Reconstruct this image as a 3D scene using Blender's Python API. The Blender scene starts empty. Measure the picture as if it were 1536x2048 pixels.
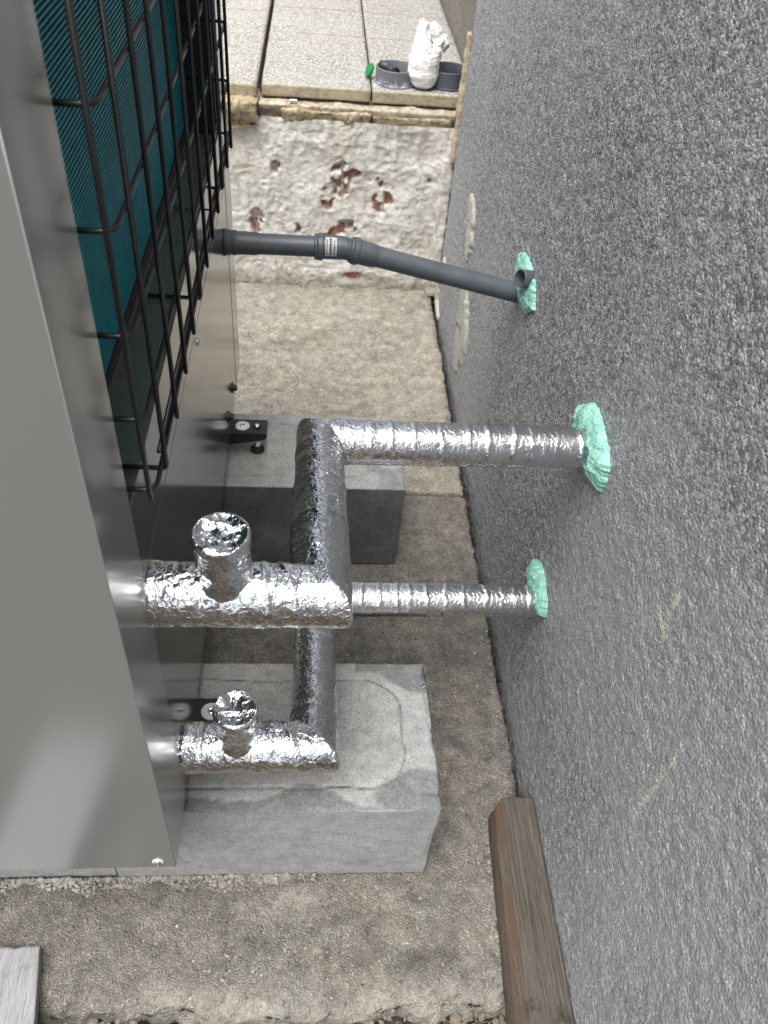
import bpy, bmesh, math, random
import numpy as np
from mathutils import Vector, Matrix
random.seed(7); np.random.seed(7)
C = bpy.context.scene.collection
SC = bpy.context.scene

# ------------------------------------------------------------------ camera, world, sun, exposure
cam_d = bpy.data.cameras.new("camera"); cam = bpy.data.objects.new("camera", cam_d); C.objects.link(cam)
_yaw, _pit, _rol = [math.radians(a) for a in (7.3577, 44.5464, 6.3027)]
_f = Vector((math.sin(_yaw)*math.cos(_pit), math.cos(_yaw)*math.cos(_pit), -math.sin(_pit)))
_r = _f.cross(Vector((0, 0, 1))).normalized(); _u = _r.cross(_f)
_r2 = math.cos(_rol)*_r + math.sin(_rol)*_u; _u2 = -math.sin(_rol)*_r + math.cos(_rol)*_u
cam.matrix_world = Matrix(((_r2.x, _u2.x, -_f.x, 0), (_r2.y, _u2.y, -_f.y, 0), (_r2.z, _u2.z, -_f.z, 0), (0, 0, 0, 1)))
cam_d.sensor_fit = 'VERTICAL'; cam_d.sensor_height = 36.0; cam_d.lens = 1656.25/2048*36
cam_d.clip_start = 0.02; cam_d.clip_end = 1000
SC.camera = cam
cam_d.dof.use_dof = True; cam_d.dof.focus_distance = 1.25; cam_d.dof.aperture_fstop = 9.0

W = bpy.data.worlds.new("World"); SC.world = W; W.use_nodes = True
_nt = W.node_tree; _nt.nodes.clear()
_sky = _nt.nodes.new('ShaderNodeTexSky'); _sky.sky_type = 'NISHITA'; _sky.sun_disc = False
SUN_EL, SUN_ROT = math.radians(71), math.radians(205)
_sky.sun_elevation = SUN_EL; _sky.sun_rotation = SUN_ROT; _sky.air_density = 1.0; _sky.dust_density = 6.0; _sky.ozone_density = 1.0
_hs = _nt.nodes.new('ShaderNodeHueSaturation'); _hs.inputs['Saturation'].default_value = 0.35
_bg = _nt.nodes.new('ShaderNodeBackground'); _bg.inputs['Strength'].default_value = 0.11
_wo = _nt.nodes.new('ShaderNodeOutputWorld')
_nt.links.new(_sky.outputs[0], _hs.inputs['Color']); _nt.links.new(_hs.outputs[0], _bg.inputs['Color']); _nt.links.new(_bg.outputs[0], _wo.inputs['Surface'])
sun_d = bpy.data.lights.new("sun", 'SUN'); sun_d.energy = 1.5; sun_d.angle = math.radians(55); sun_d.color = (1.0, 0.965, 0.91)
sun = bpy.data.objects.new("sun", sun_d); C.objects.link(sun)
_sd = Vector((math.sin(SUN_ROT)*math.cos(SUN_EL), math.cos(SUN_ROT)*math.cos(SUN_EL), math.sin(SUN_EL)))
sun.rotation_euler = _sd.to_track_quat('Z', 'Y').to_euler(); sun.location = (0, 0, 5)
SC.view_settings.view_transform = 'Standard'; SC.view_settings.look = 'None'
SC.view_settings.gamma = 1; SC.view_settings.use_curve_mapping = False
SC.view_settings.exposure = 1.33
SC.cycles.max_bounces = 8; SC.cycles.glossy_bounces = 5; SC.cycles.diffuse_bounces = 4
SC.cycles.sample_clamp_indirect = 6.0

# ------------------------------------------------------------------ constants (metres; the camera is 1.5 m above the paving)
XU = -0.1725; XW = 0.432; G = -1.5; ZB = -1.178; ZT = -1.248; YN = 0.48; YF = 1.70

# ------------------------------------------------------------------ numpy noise
def _hash(ix, iy, iz, seed):
    h = (ix.astype(np.int64)*374761393 + iy.astype(np.int64)*668265263 + iz.astype(np.int64)*2147483647 + seed*1274126177) & 0xffffffff
    h = ((h ^ (h >> 13))*1274126177) & 0xffffffff
    h = ((h ^ (h >> 15))*2246822519) & 0xffffffff
    h = h ^ (h >> 16)
    return (h & 0xffffff)/float(0xffffff)
def vnoise(p, seed=0):
    i = np.floor(p).astype(np.int64); f = p-i; f = f*f*(3-2*f)
    out = 0
    for dx in (0, 1):
        for dy in (0, 1):
            for dz in (0, 1):
                w = (f[:, 0] if dx else 1-f[:, 0])*(f[:, 1] if dy else 1-f[:, 1])*(f[:, 2] if dz else 1-f[:, 2])
                out = out + w*_hash(i[:, 0]+dx, i[:, 1]+dy, i[:, 2]+dz, seed)
    return out                              # 0..1
def fbm(p, scale, octs=4, seed=0, gain=0.5):
    a, s, t, n = 1.0, np.zeros(len(p)), 0.0, p*scale
    for k in range(octs):
        s += a*(vnoise(n, seed+k*17)-0.5); t += a; a *= gain; n = n*2.03+11.3
    return s/t*2                            # about -1..1
def ridge(p, scale, octs=3, seed=0):
    a, s, t, n = 1.0, np.zeros(len(p)), 0.0, p*scale
    for k in range(octs):
        s += a*(1-np.abs(2*vnoise(n, seed+k*31)-1)); t += a; a *= .5; n = n*2.1+7.7
    return s/t
def worley(p, scale, seed=0, jit=0.9):
    q = p*scale; i = np.floor(q).astype(np.int64); best = np.full(len(p), 9.0); rid = np.zeros(len(p)); sec = np.full(len(p), 9.0)
    for dx in (-1, 0, 1):
        for dy in (-1, 0, 1):
            for dz in (-1, 0, 1):
                c = i+np.array([dx, dy, dz])
                o = np.stack([_hash(c[:, 0], c[:, 1], c[:, 2], seed+s) for s in (1, 2, 3)], 1)*jit+(1-jit)/2
                d = np.sqrt(((c+o-q)**2).sum(1)); m = d < best
                sec = np.where(m, best, np.minimum(sec, d))
                rid = np.where(m, _hash(c[:, 0], c[:, 1], c[:, 2], seed+9), rid); best = np.where(m, d, best)
    return best, sec, rid
def sstep(a, b, x):
    t = np.clip((x-a)/(b-a), 0, 1); return t*t*(3-2*t)

# ------------------------------------------------------------------ object helpers
def tag(o, label=None, cat=None, group=None, kind=None):
    if label: o['label'] = label
    if cat: o['category'] = cat
    if group: o['group'] = group
    if kind: o['kind'] = kind
    return o
def empty(name, loc, label=None, cat=None, group=None, kind=None):
    o = bpy.data.objects.new(name, None); C.objects.link(o); o.location = loc; o.empty_display_size = .05
    return tag(o, label, cat, group, kind)
def mesh_obj(name, verts, faces, mat, parent=None, smooth=False, attrs=None):
    me = bpy.data.meshes.new(name)
    V = np.asarray(verts, float)
    if parent is not None: V = V-np.array(parent_world(parent))
    F = np.asarray(faces) if not isinstance(faces, list) else None
    if F is not None and F.ndim == 2:
        me.vertices.add(len(V)); me.vertices.foreach_set('co', V.astype(np.float32).ravel())
        n = F.shape[1]
        me.loops.add(F.size); me.loops.foreach_set('vertex_index', F.astype(np.int32).ravel())
        me.polygons.add(len(F)); me.polygons.foreach_set('loop_start', np.arange(0, F.size, n, dtype=np.int32))
        me.polygons.foreach_set('loop_total', np.full(len(F), n, dtype=np.int32))
        me.update(calc_edges=True)
    else:
        me.from_pydata([tuple(v) for v in V], [], [tuple(f) for f in faces])
    me.validate()
    if smooth: me.polygons.foreach_set('use_smooth', [True]*len(me.polygons))
    if attrs:
        for k, a in attrs.items():
            at = me.attributes.new(k, 'FLOAT', 'POINT'); at.data.foreach_set('value', np.asarray(a, np.float32))
    me.materials.append(mat)
    o = bpy.data.objects.new(name, me); C.objects.link(o)
    if parent is not None: o.parent = parent
    return o
def parent_world(p):
    v = Vector((0, 0, 0))
    while p is not None: v += p.location; p = p.parent
    return v
def bm_obj(name, bm, mat, parent=None, smooth=False):
    me = bpy.data.meshes.new(name)
    if parent is not None: bmesh.ops.translate(bm, verts=bm.verts, vec=-parent_world(parent))
    bmesh.ops.recalc_face_normals(bm, faces=bm.faces)
    bm.to_mesh(me); bm.free(); me.materials.append(mat)
    if smooth: me.polygons.foreach_set('use_smooth', [True]*len(me.polygons))
    o = bpy.data.objects.new(name, me); C.objects.link(o)
    if parent is not None: o.parent = parent
    return o
def box(bm, x0, x1, y0, y1, z0, z1, bev=0.0, seg=2):
    r = bmesh.ops.create_cube(bm, size=1.0); vs = r['verts']
    for v in vs: v.co = Vector(((x0+x1)/2+v.co.x*(x1-x0), (y0+y1)/2+v.co.y*(y1-y0), (z0+z1)/2+v.co.z*(z1-z0)))
    if bev > 0:
        es = list({e for v in vs for e in v.link_edges}); bmesh.ops.bevel(bm, geom=es, offset=bev, segments=seg, affect='EDGES', profile=.5)
def box_obj(name, x0, x1, y0, y1, z0, z1, mat, parent=None, bev=0.0, smooth=False):
    bm = bmesh.new(); box(bm, x0, x1, y0, y1, z0, z1, bev); return bm_obj(name, bm, mat, parent, smooth)
def frame_for(d):
    d = np.array(d, float); d /= np.linalg.norm(d)
    a = np.array([0, 0, 1.]) if abs(d[2]) < .9 else np.array([1., 0, 0])
    u = np.cross(a, d); u /= np.linalg.norm(u); return d, u, np.cross(d, u)
def lathe(p0, axis, prof, n=40, cap=True, ry=1.0):
    """prof = [(distance along the axis, radius)]; returns verts, faces (list)."""
    d, u, v = frame_for(axis); p0 = np.array(p0, float); V = []; F = []
    for (t, r) in prof:
        for k in range(n):
            a = 2*math.pi*k/n; V.append(p0+d*t+u*r*math.cos(a)+v*r*ry*math.sin(a))
    for j in range(len(prof)-1):
        for k in range(n):
            F.append((j*n+k, j*n+(k+1) % n, (j+1)*n+(k+1) % n, (j+1)*n+k))
    if cap:
        F.append(tuple(range(n))[::-1]); F.append(tuple((len(prof)-1)*n+k for k in range(n)))
    return V, F
def lathe_obj(name, p0, axis, prof, mat, parent=None, n=40, cap=True, smooth=True):
    V, F = lathe(p0, axis, prof, n, cap); o = mesh_obj(name, V, F, mat, parent)
    if smooth:
        me = o.data; me.polygons.foreach_set('use_smooth', [len(p.vertices) == 4 for p in me.polygons])
        bm = bmesh.new(); bm.from_mesh(me)
        for e in bm.edges:
            if len(e.link_faces) == 2 and e.calc_face_angle(0) > .6: e.smooth = False
        bmesh.ops.recalc_face_normals(bm, faces=bm.faces); bm.to_mesh(me); bm.free()
    return o
def wire_tube(pts, r, n=8):
    """round wire along a polyline, corners already rounded by the caller."""
    P = [np.array(p, float) for p in pts]; V = []; F = []
    ref = None
    for i, p in enumerate(P):
        a = P[max(i-1, 0)]; b = P[min(i+1, len(P)-1)]; d = b-a; d /= np.linalg.norm(d)
        if ref is None: _, u, v = frame_for(d)
        else:
            u = ref-d*np.dot(ref, d); u /= np.linalg.norm(u); v = np.cross(d, u)
        ref = u
        for k in range(n):
            t = 2*math.pi*k/n; V.append(p+r*(u*math.cos(t)+v*math.sin(t)))
    for j in range(len(P)-1):
        for k in range(n): F.append((j*n+k, j*n+(k+1) % n, (j+1)*n+(k+1) % n, (j+1)*n+k))
    F.append(tuple(range(n))[::-1]); F.append(tuple((len(P)-1)*n+k for k in range(n)))
    return V, F
def round_path(pts, r, seg=5):
    P = [np.array(p, float) for p in pts]; out = [P[0]]
    for i in range(1, len(P)-1):
        a = P[i-1]-P[i]; b = P[i+1]-P[i]; a /= np.linalg.norm(a); b /= np.linalg.norm(b)
        p0 = P[i]+a*r; p1 = P[i]+b*r
        for k in range(seg+1):
            t = k/seg; out.append((1-t)**2*p0+2*t*(1-t)*P[i]+t*t*p1)
    out.append(P[-1]); return out
def rough_box(x0, x1, y0, y1, z0, z1, cell, disp, cells=None):
    """box whose six faces are grids; disp(P, N) -> new positions. Shared edge vertices are welded, so the box stays closed."""
    n = [max(1, int(round(abs(b-a)/c))) for a, b, c in ((x0, x1, cell), (y0, y1, cell), (z0, z1, cells or cell))]
    ax = [np.linspace(a, b, k+1) for (a, b), k in zip(((x0, x1), (y0, y1), (z0, z1)), n)]
    key = {}; idx_all = []; faces = []
    def sheet(fix, val_i):
        a, b = [k for k in (0, 1, 2) if k != fix]
        ia, ib = np.meshgrid(np.arange(n[a]+1), np.arange(n[b]+1), indexing='ij')
        I = np.zeros(ia.shape+(3,), np.int64); I[..., a] = ia; I[..., b] = ib; I[..., fix] = val_i
        return I
    sheets = []
    for fix in (0, 1, 2):
        for v, sgn in ((0, -1), (n[fix], 1)):
            sheets.append((sheet(fix, v), fix, sgn))
    allI = np.concatenate([s[0].reshape(-1, 3) for s in sheets])
    code = (allI[:, 0]*100003+allI[:, 1])*100003+allI[:, 2]
    uq, first, inv = np.unique(code, return_index=True, return_inverse=True)
    I = allI[first]; P = np.stack([ax[k][I[:, k]] for k in (0, 1, 2)], 1)
    N = np.zeros_like(P)
    for k in (0, 1, 2):
        N[:, k] -= (I[:, k] == 0); N[:, k] += (I[:, k] == n[k])
    N /= np.linalg.norm(N, axis=1)[:, None]
    off = 0
    for (S, fix, sgn) in sheets:
        h, w = S.shape[:2]; ids = inv[off:off+h*w].reshape(h, w); off += h*w
        q = np.stack([ids[:-1, :-1], ids[1:, :-1], ids[1:, 1:], ids[:-1, 1:]], -1).reshape(-1, 4)
        flip = (sgn > 0) == (fix == 1)
        faces.append(q[:, ::-1] if flip else q)
    return disp(P, N), np.concatenate(faces), P
def grid_faces(h, w):
    ids = np.arange(h*w).reshape(h, w)
    return np.stack([ids[:-1, :-1], ids[1:, :-1], ids[1:, 1:], ids[:-1, 1:]], -1).reshape(-1, 4)

# ------------------------------------------------------------------ materials
class NB:
    def __init__(s, name):
        s.m = bpy.data.materials.new(name); s.m.use_nodes = True; s.t = s.m.node_tree; s.t.nodes.clear()
        s.out = s.t.nodes.new('ShaderNodeOutputMaterial'); s.p = s.t.nodes.new('ShaderNodeBsdfPrincipled')
        s.t.links.new(s.p.outputs[0], s.out.inputs['Surface'])
        s.tc = s.t.nodes.new('ShaderNodeTexCoord'); s.geo = s.t.nodes.new('ShaderNodeNewGeometry')
        s.pos = s.geo.outputs['Position']
    def n(s, typ, **k):
        x = s.t.nodes.new(typ)
        for a, v in k.items(): setattr(x, a, v)
        return x
    def l(s, a, b): s.t.links.new(a, b)
    def noise(s, scale, detail=4, rough=.55, vec=None, dist=0.0):
        x = s.n('ShaderNodeTexNoise'); x.inputs['Scale'].default_value = scale; x.inputs['Detail'].default_value = detail
        x.inputs['Roughness'].default_value = rough; x.inputs['Distortion'].default_value = dist
        s.l(vec or s.pos, x.inputs['Vector']); return x.outputs['Fac']
    def vor(s, scale, feature='F1', out='Distance', vec=None, rnd=1.0):
        x = s.n('ShaderNodeTexVoronoi'); x.feature = feature; x.inputs['Scale'].default_value = scale; x.inputs['Randomness'].default_value = rnd
        s.l(vec or s.pos, x.inputs['Vector']); return x.outputs[out]
    def ramp(s, fac, stops, interp='LINEAR'):
        r = s.n('ShaderNodeValToRGB'); r.color_ramp.interpolation = interp; e = r.color_ramp.elements
        while len(e) < len(stops): e.new(.5)
        for el, (p, c) in zip(e, stops):
            el.position = p; el.color = (c, c, c, 1) if isinstance(c, (int, float)) else (*c, 1)
        s.l(fac, r.inputs['Fac']); return r.outputs['Color']
    def mix(s, fac, a, b, mode='MIX'):
        x = s.n('ShaderNodeMix'); x.data_type = 'RGBA'; x.blend_type = mode; x.clamp_factor = True
        for sock, v in ((x.inputs['Factor'], fac), (x.inputs[6], a), (x.inputs[7], b)):
            if isinstance(v, (int, float)): sock.default_value = v if sock.type == 'VALUE' else (v, v, v, 1)
            elif isinstance(v, tuple): sock.default_value = (*v, 1)
            else: s.l(v, sock)
        return x.outputs[2]
    def math(s, op, a, b=None, clamp=False):
        x = s.n('ShaderNodeMath'); x.operation = op; x.use_clamp = clamp
        for i, v in enumerate((a, b)):
            if v is None: continue
            if isinstance(v, (int, float)): x.inputs[i].default_value = v
            else: s.l(v, x.inputs[i])
        return x.outputs[0]
    def attr(s, name):
        x = s.n('ShaderNodeAttribute'); x.attribute_name = name; return x.outputs['Fac']
    def scalev(s, v):
        x = s.n('ShaderNodeMapping'); x.inputs['Scale'].default_value = v; s.l(s.pos, x.inputs['Vector']); return x.outputs[0]
    def bump(s, h, dist, strength=1.0, normal=None):
        b = s.n('ShaderNodeBump'); b.inputs['Distance'].default_value = dist; b.inputs['Strength'].default_value = strength
        s.l(h, b.inputs['Height'])
        if normal: s.l(normal, b.inputs['Normal'])
        return b.outputs[0]
    def fin(s, col=None, rough=.8, metal=0.0, normal=None, spec=.5):
        def put(name, v):
            if v is None: return
            sk = s.p.inputs[name]
            if isinstance(v, tuple): sk.default_value = (*v, 1)
            elif isinstance(v, (int, float)): sk.default_value = v
            else: s.l(v, sk)
        put('Base Color', col); put('Roughness', rough); put('Metallic', metal); put('Specular IOR Level', spec)
        if normal: s.l(normal, s.p.inputs['Normal'])
        return s.m

def simple(name, col, rough=.5, metal=0.0, bump=0.0, bscale=300, spec=.5, var=0.0):
    b = NB(name); n = None; c = col
    if var:
        c = b.mix(b.ramp(b.noise(40, 5), [(.35, 0.0), (.65, 1.0)]), tuple(x*(1-var) for x in col), tuple(min(1, x*(1+var)) for x in col))
    if bump: n = b.bump(b.noise(bscale, 4), bump)
    return b.fin(c, rough, metal, n, spec)

def mat_panel(name, col, rough, metal=.75):
    b = NB(name)
    v = b.noise(2.2, 2, vec=b.scalev((1, 1, .5)))
    c = b.mix(b.ramp(b.noise(900, 2), [(.3, 0.), (.7, 1.)]), tuple(x*.93 for x in col), tuple(x*1.05 for x in col))
    sm = b.ramp(b.noise(14, 5, .6), [(.45, 0.), (.8, 1.)])
    r = b.math('ADD', rough, b.math('MULTIPLY', b.ramp(b.noise(3, 3, .5), [(.4, 0.), (.7, 1.)]), .03))
    return b.fin(c, r, metal, b.bump(b.noise(1400, 2), .00003, .6))
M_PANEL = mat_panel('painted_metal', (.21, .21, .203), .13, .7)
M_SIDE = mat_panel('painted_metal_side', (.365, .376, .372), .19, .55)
M_BLACKWIRE = simple('black_coated_wire', (.012, .012, .013), .28, 0, .00008, 250)
M_BLACK = simple('black_plastic', (.010, .010, .011), .45)
M_BRACKET = simple('black_powder_coat', (.016, .016, .018), .38, 0.1, .00005, 900)
M_FIN = simple('teal_coil_fin', (.006, .225, .275), .42, .1, .00002, 900, var=.15)
M_FINBACK = simple('dark_coil_core', (.004, .05, .065), .6)
M_CHROME = simple('zinc_plated_steel', (.72, .73, .74), .22, 1.0, .00003, 700)
M_WASHER = simple('pale_washer', (.62, .64, .62), .4, 0.0, .0001, 600, var=.08)
M_RUBBER = simple('black_rubber', (.02, .02, .02), .7)
def mat_foil(name, facet, rough, bump_d):
    b = NB(name)
    vo = b.n('ShaderNodeTexVoronoi'); vo.inputs['Scale'].default_value = 58
    nz = b.n('ShaderNodeTexNoise'); nz.inputs['Scale'].default_value = 60; nz.inputs['Detail'].default_value = 3; b.l(b.pos, nz.inputs['Vector'])
    wv = b.n('ShaderNodeVectorMath'); wv.operation = 'MULTIPLY_ADD'; b.l(nz.outputs['Color'], wv.inputs[0]); wv.inputs[1].default_value = (.012,)*3; b.l(b.pos, wv.inputs[2])
    b.l(wv.outputs[0], vo.inputs['Vector'])
    sub = b.n('ShaderNodeVectorMath'); sub.operation = 'SUBTRACT'; b.l(vo.outputs['Color'], sub.inputs[0]); sub.inputs[1].default_value = (.5,)*3
    hn = b.bump(b.math('ADD', b.noise(75, 3, .5, dist=.8), b.math('MULTIPLY', b.ramp(b.vor(110, 'DISTANCE_TO_EDGE', vec=wv.outputs[0]), [(0, 1.), (.10, 0.)]), .16)), bump_d, 1.0)
    ad = b.n('ShaderNodeVectorMath'); ad.operation = 'MULTIPLY_ADD'; b.l(sub.outputs[0], ad.inputs[0]); fm = b.n('ShaderNodeVectorMath'); fm.operation = 'SCALE'; fm.inputs[0].default_value = (facet,)*3; b.l(b.ramp(b.noise(16, 3, .6), [(.40, .12), (.58, 1.0)]), fm.inputs['Scale']); b.l(fm.outputs[0], ad.inputs[1]); b.l(hn, ad.inputs[2])
    nm = b.n('ShaderNodeVectorMath'); nm.operation = 'NORMALIZE'; b.l(ad.outputs[0], nm.inputs[0])
    c = b.mix(b.ramp(b.noise(30, 3), [(.4, 0.), (.7, 1.)]), (.62, .635, .655), (.76, .765, .77))
    return b.fin(c, rough, 1.0, nm.outputs[0])
M_FOIL = mat_foil('crumpled_foil', .24, .13, .0017)
M_FOILS = mat_foil('smooth_foil', .06, .13, .0010)
def mat_pvc(name, col, rough=.42):
    b = NB(name)
    n = b.noise(25, 6, .65)
    c = b.mix(b.ramp(n, [(.4, 0.), (.75, 1.)]), col, tuple(min(1, x*1.35+.004) for x in col))
    return b.fin(c, b.math('ADD', b.math('MULTIPLY', n, .2), rough-.1), 0, b.bump(b.noise(500, 3), .00005))
M_PVC = mat_pvc('grey_pvc', (.070, .082, .096))
M_PVC_DARK = mat_pvc('dark_pvc', (.03, .033, .037))
M_PVC_DUSTY = (lambda b: b.fin(b.mix(b.ramp(b.math('ADD', b.noise(70, 5), b.attr('dust')), [(.75, 0.), (1.15, 1.)]), (.14, .15, .165), (.52, .53, .55)), .6, 0, b.bump(b.noise(200, 4), .0004)))(NB('dusty_grey_pvc'))
M_GREEN = simple('green_plastic', (.012, .20, .045), .35)
def mat_foam():
    b = NB('mint_foam')
    n = b.noise(60, 5, .6)
    c = b.mix(b.ramp(n, [(.35, 0.), (.7, 1.)]), (.19, .47, .39), (.38, .68, .58))
    c = b.mix(b.ramp(b.noise(35, 5, .7), [(.58, 0.), (.68, .5)]), c, (.16, .30, .25))
    h = b.math('ADD', b.noise(130, 5, .6, dist=1.2), b.math('MULTIPLY', b.vor(260), .25))
    m = b.fin(c, .55, 0, b.bump(h, .0035), .4)
    b.p.inputs['Subsurface Weight'].default_value = .12; b.p.inputs['Subsurface Radius'].default_value = (.003, .005, .004)
    return m
M_FOAM = mat_foam()
def mat_housewall():
    b = NB('dark_speckled_render')
    w = b.noise(520, 3, .6); g = b.vor(360, 'F1', 'Color'); gd = b.vor(360); big = b.noise(2.3, 5, .6); mid = b.noise(60, 4, .6)
    nzv = b.n('ShaderNodeTexNoise'); nzv.inputs['Scale'].default_value = 220; nzv.inputs['Detail'].default_value = 2; b.l(b.pos, nzv.inputs['Vector'])
    wp = b.n('ShaderNodeVectorMath'); wp.operation = 'MULTIPLY_ADD'; b.l(nzv.outputs['Color'], wp.inputs[0]); wp.inputs[1].default_value = (.005,)*3; b.l(b.pos, wp.inputs[2])
    g2 = b.n('ShaderNodeSeparateColor'); b.l(b.vor(190, 'F1', 'Color', vec=wp.outputs[0]), g2.inputs[0]); gd2 = b.vor(190, vec=wp.outputs[0])
    sep = b.n('ShaderNodeSeparateColor'); b.l(g, sep.inputs[0])
    mixv = b.math('ADD', b.math('MULTIPLY', g2.outputs[0], .34), b.math('ADD', b.math('MULTIPLY', sep.outputs[0], .26), b.math('MULTIPLY', mid, .55)))
    c = b.ramp(mixv, [(.34, (.075, .078, .085)), (.50, (.180, .186, .198)), (.64, (.295, .303, .320)), (.82, (.50, .51, .53))])
    c = b.mix(b.ramp(b.noise(1.5, 6, .62), [(.42, 0.), (.60, .6)]), c, (.34, .345, .36))
    c = b.mix(b.math('MULTIPLY', b.attr('pale_ends'), .34), c, (.42, .435, .46))  # paler towards the near foot and the far end of the wall
    fleck = b.math('MULTIPLY', b.ramp(sep.outputs[1], [(.905, 0.), (.92, 1.)]), b.ramp(gd, [(.25, 1.), (.5, 0.)]))
    c = b.mix(fleck, c, (.78, .78, .76))
    # brown-dark damp foot of the wall, chalk marks and mortar smears come from attributes with shapes of their own
    c = b.mix(b.math('MULTIPLY', b.attr('chalk'), b.ramp(b.noise(330, 4, .7), [(.47, 0.), (.54, .9)])), c, (.70, .71, .47))
    c = b.mix(b.math('MULTIPLY', b.attr('pale'), b.ramp(b.noise(260, 3), [(.3, .35), (.7, .9)])), c, (.36, .37, .41))
    c = b.mix(b.math('MULTIPLY', b.attr('rust'), b.ramp(b.noise(200, 3), [(.4, 0.), (.6, .7)])), c, (.22, .13, .06))
    h = b.math('ADD', b.math('MULTIPLY', w, .5), b.math('ADD', b.math('MULTIPLY', gd2, -1.3), b.math('MULTIPLY', gd, -.7)))
    r = b.ramp(sep.outputs[2], [(.7, .6), (.95, .25)])
    return b.fin(c, r, 0, b.bump(h, .0015), .55)
M_WALL = mat_housewall()
def mat_slab(name, a, bcol, ccol, pale):
    b = NB(name)
    big = b.noise(3.1, 6, .6); mid = b.noise(28, 6, .65); fine = b.noise(300, 5, .72); st = b.noise(9, 4, .6, dist=1.0)
    c = b.mix(b.ramp(big, [(.36, 0.), (.62, 1.)]), a, bcol)
    c = b.mix(b.ramp(st, [(.5, 0.), (.66, .75)]), c, ccol)
    c = b.mix(b.ramp(b.noise(5, 6, .7, dist=1.5), [(.55, 0.), (.68, .6)]), c, tuple(x*.5 for x in a))
    c = b.mix(1.0, c, b.ramp(mid, [(.3, .6), (.5, 1.), (.72, 1.4)]), 'MULTIPLY')
    c = b.mix(1.0, c, b.ramp(fine, [(.34, .78), (.5, 1.), (.66, 1.22)]), 'MULTIPLY')
    ga = b.n('ShaderNodeSeparateColor'); b.l(b.vor(360, 'F1', 'Color'), ga.inputs[0]); gda = b.vor(360)
    c = b.mix(1.0, c, b.ramp(ga.outputs[0], [(0., .75), (.6, 1.0), (.9, 1.2), (1., 1.7)]), 'MULTIPLY')
    vc = b.n('ShaderNodeSeparateColor'); b.l(b.vor(170, 'F1', 'Color'), vc.inputs[0]); vd = b.vor(170)
    peb = b.math('MULTIPLY', b.ramp(vc.outputs[0], [(.955, 0.), (.97, 1.)]), b.ramp(vd, [(.22, 1.), (.36, 0.)]))
    c = b.mix(peb, c, b.mix(vc.outputs[1], (.42, .39, .33), (.2, .15, .11)))
    dk = b.math('MULTIPLY', b.ramp(vc.outputs[2], [(.965, 0.), (.975, 1.)]), b.ramp(vd, [(.2, 1.), (.4, 0.)]))
    c = b.mix(dk, c, (.03, .028, .025))
    c = b.mix(b.math('MULTIPLY', b.attr('pale'), b.ramp(b.noise(120, 4), [(.3, .2), (.6, 1.)])), c, pale)
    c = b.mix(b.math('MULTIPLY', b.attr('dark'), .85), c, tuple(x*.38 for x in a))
    h = b.math('ADD', b.math('MULTIPLY', mid, 1.3), b.math('ADD', b.math('MULTIPLY', fine, .5), b.math('ADD', b.math('MULTIPLY', gda, -.9), b.math('MULTIPLY', vd, -.5))))
    return b.fin(c, .85, 0, b.bump(h, .0034), .35)
M_SLAB = mat_slab('weathered_brown_slab', (.215, .202, .180), (.150, .146, .136), (.235, .208, .175), (.44, .42, .36))
M_SLABFAR = mat_slab('weathered_pale_slab', (.36, .33, .275), (.29, .28, .245), (.39, .35, .27), (.50, .48, .42))
def mat_concrete():
    b = NB('cast_concrete')
    big = b.noise(6, 5, .6); mid = b.noise(40, 6, .7); fine = b.noise(600, 4, .65); streak = b.noise(170, 5, .75, vec=b.scalev((1.6, 1, .8)))
    c = b.ramp(big, [(.35, (.31, .316, .316)), (.62, (.355, .362, .362))])
    c = b.mix(1.0, c, b.ramp(b.math('ADD', b.math('MULTIPLY', mid, .5), b.math('MULTIPLY', streak, .5)), [(.36, .72), (.5, 1.), (.66, 1.28)]), 'MULTIPLY')
    c = b.mix(1.0, c, b.ramp(fine, [(.33, .6), (.5, 1.), (.66, 1.4)]), 'MULTIPLY')
    c = b.mix(b.attr('fill'), c, b.mix(1.0, c, (1.0, .985, .955), 'MULTIPLY'))
    c = b.mix(b.math('MULTIPLY', b.attr('wet_shade'), b.ramp(b.noise(90, 4), [(.3, .65), (.6, .95)])), c, b.mix(1.0, c, (.46, .48, .49), 'MULTIPLY'))  # damp patches on the tops, painted shade on the far block's front
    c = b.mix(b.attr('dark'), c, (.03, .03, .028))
    pit = b.ramp(b.vor(120, 'F1'), [(.05, 0.), (.16, 1.)])
    c = b.mix(b.ramp(b.vor(95, 'F1'), [(.06, .75), (.13, 0.)]), c, (.07, .07, .068))
    h = b.math('ADD', b.math('ADD', fine, b.math('MULTIPLY', mid, 1.2)), b.math('MULTIPLY', pit, .5))
    return b.fin(c, .85, 0, b.bump(h, .0012), .3)
M_CONC = mat_concrete()
def mat_plaster():
    b = NB('whitewashed_plaster')
    big = b.noise(7, 5, .6); mid = b.noise(45, 6, .65); fine = b.noise(300, 4, .6)
    c = b.ramp(big, [(.34, (.64, .61, .54)), (.52, (.78, .765, .72)), (.68, (.83, .82, .79))])
    c = b.mix(b.attr('dirt'), c, (.27, .235, .175))
    c = b.mix(b.math('MULTIPLY', b.attr('pit'), b.ramp(mid, [(.3, .9), (.6, .45)])), c, (.30, .26, .19))
    c = b.mix(1.0, c, b.ramp(mid, [(.34, .72), (.5, 1.), (.7, 1.08)]), 'MULTIPLY')
    red = b.math('MULTIPLY', b.attr('red'), b.ramp(b.noise(60, 4), [(.45, 0.), (.6, .6)]))
    c = b.mix(red, c, (.45, .25, .20))
    h = b.math('ADD', b.math('MULTIPLY', mid, 2.2), b.math('MULTIPLY', fine, 1.4))
    return b.fin(c, .95, 0, b.bump(h, .0030), .1)
M_PLASTER = mat_plaster()
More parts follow.
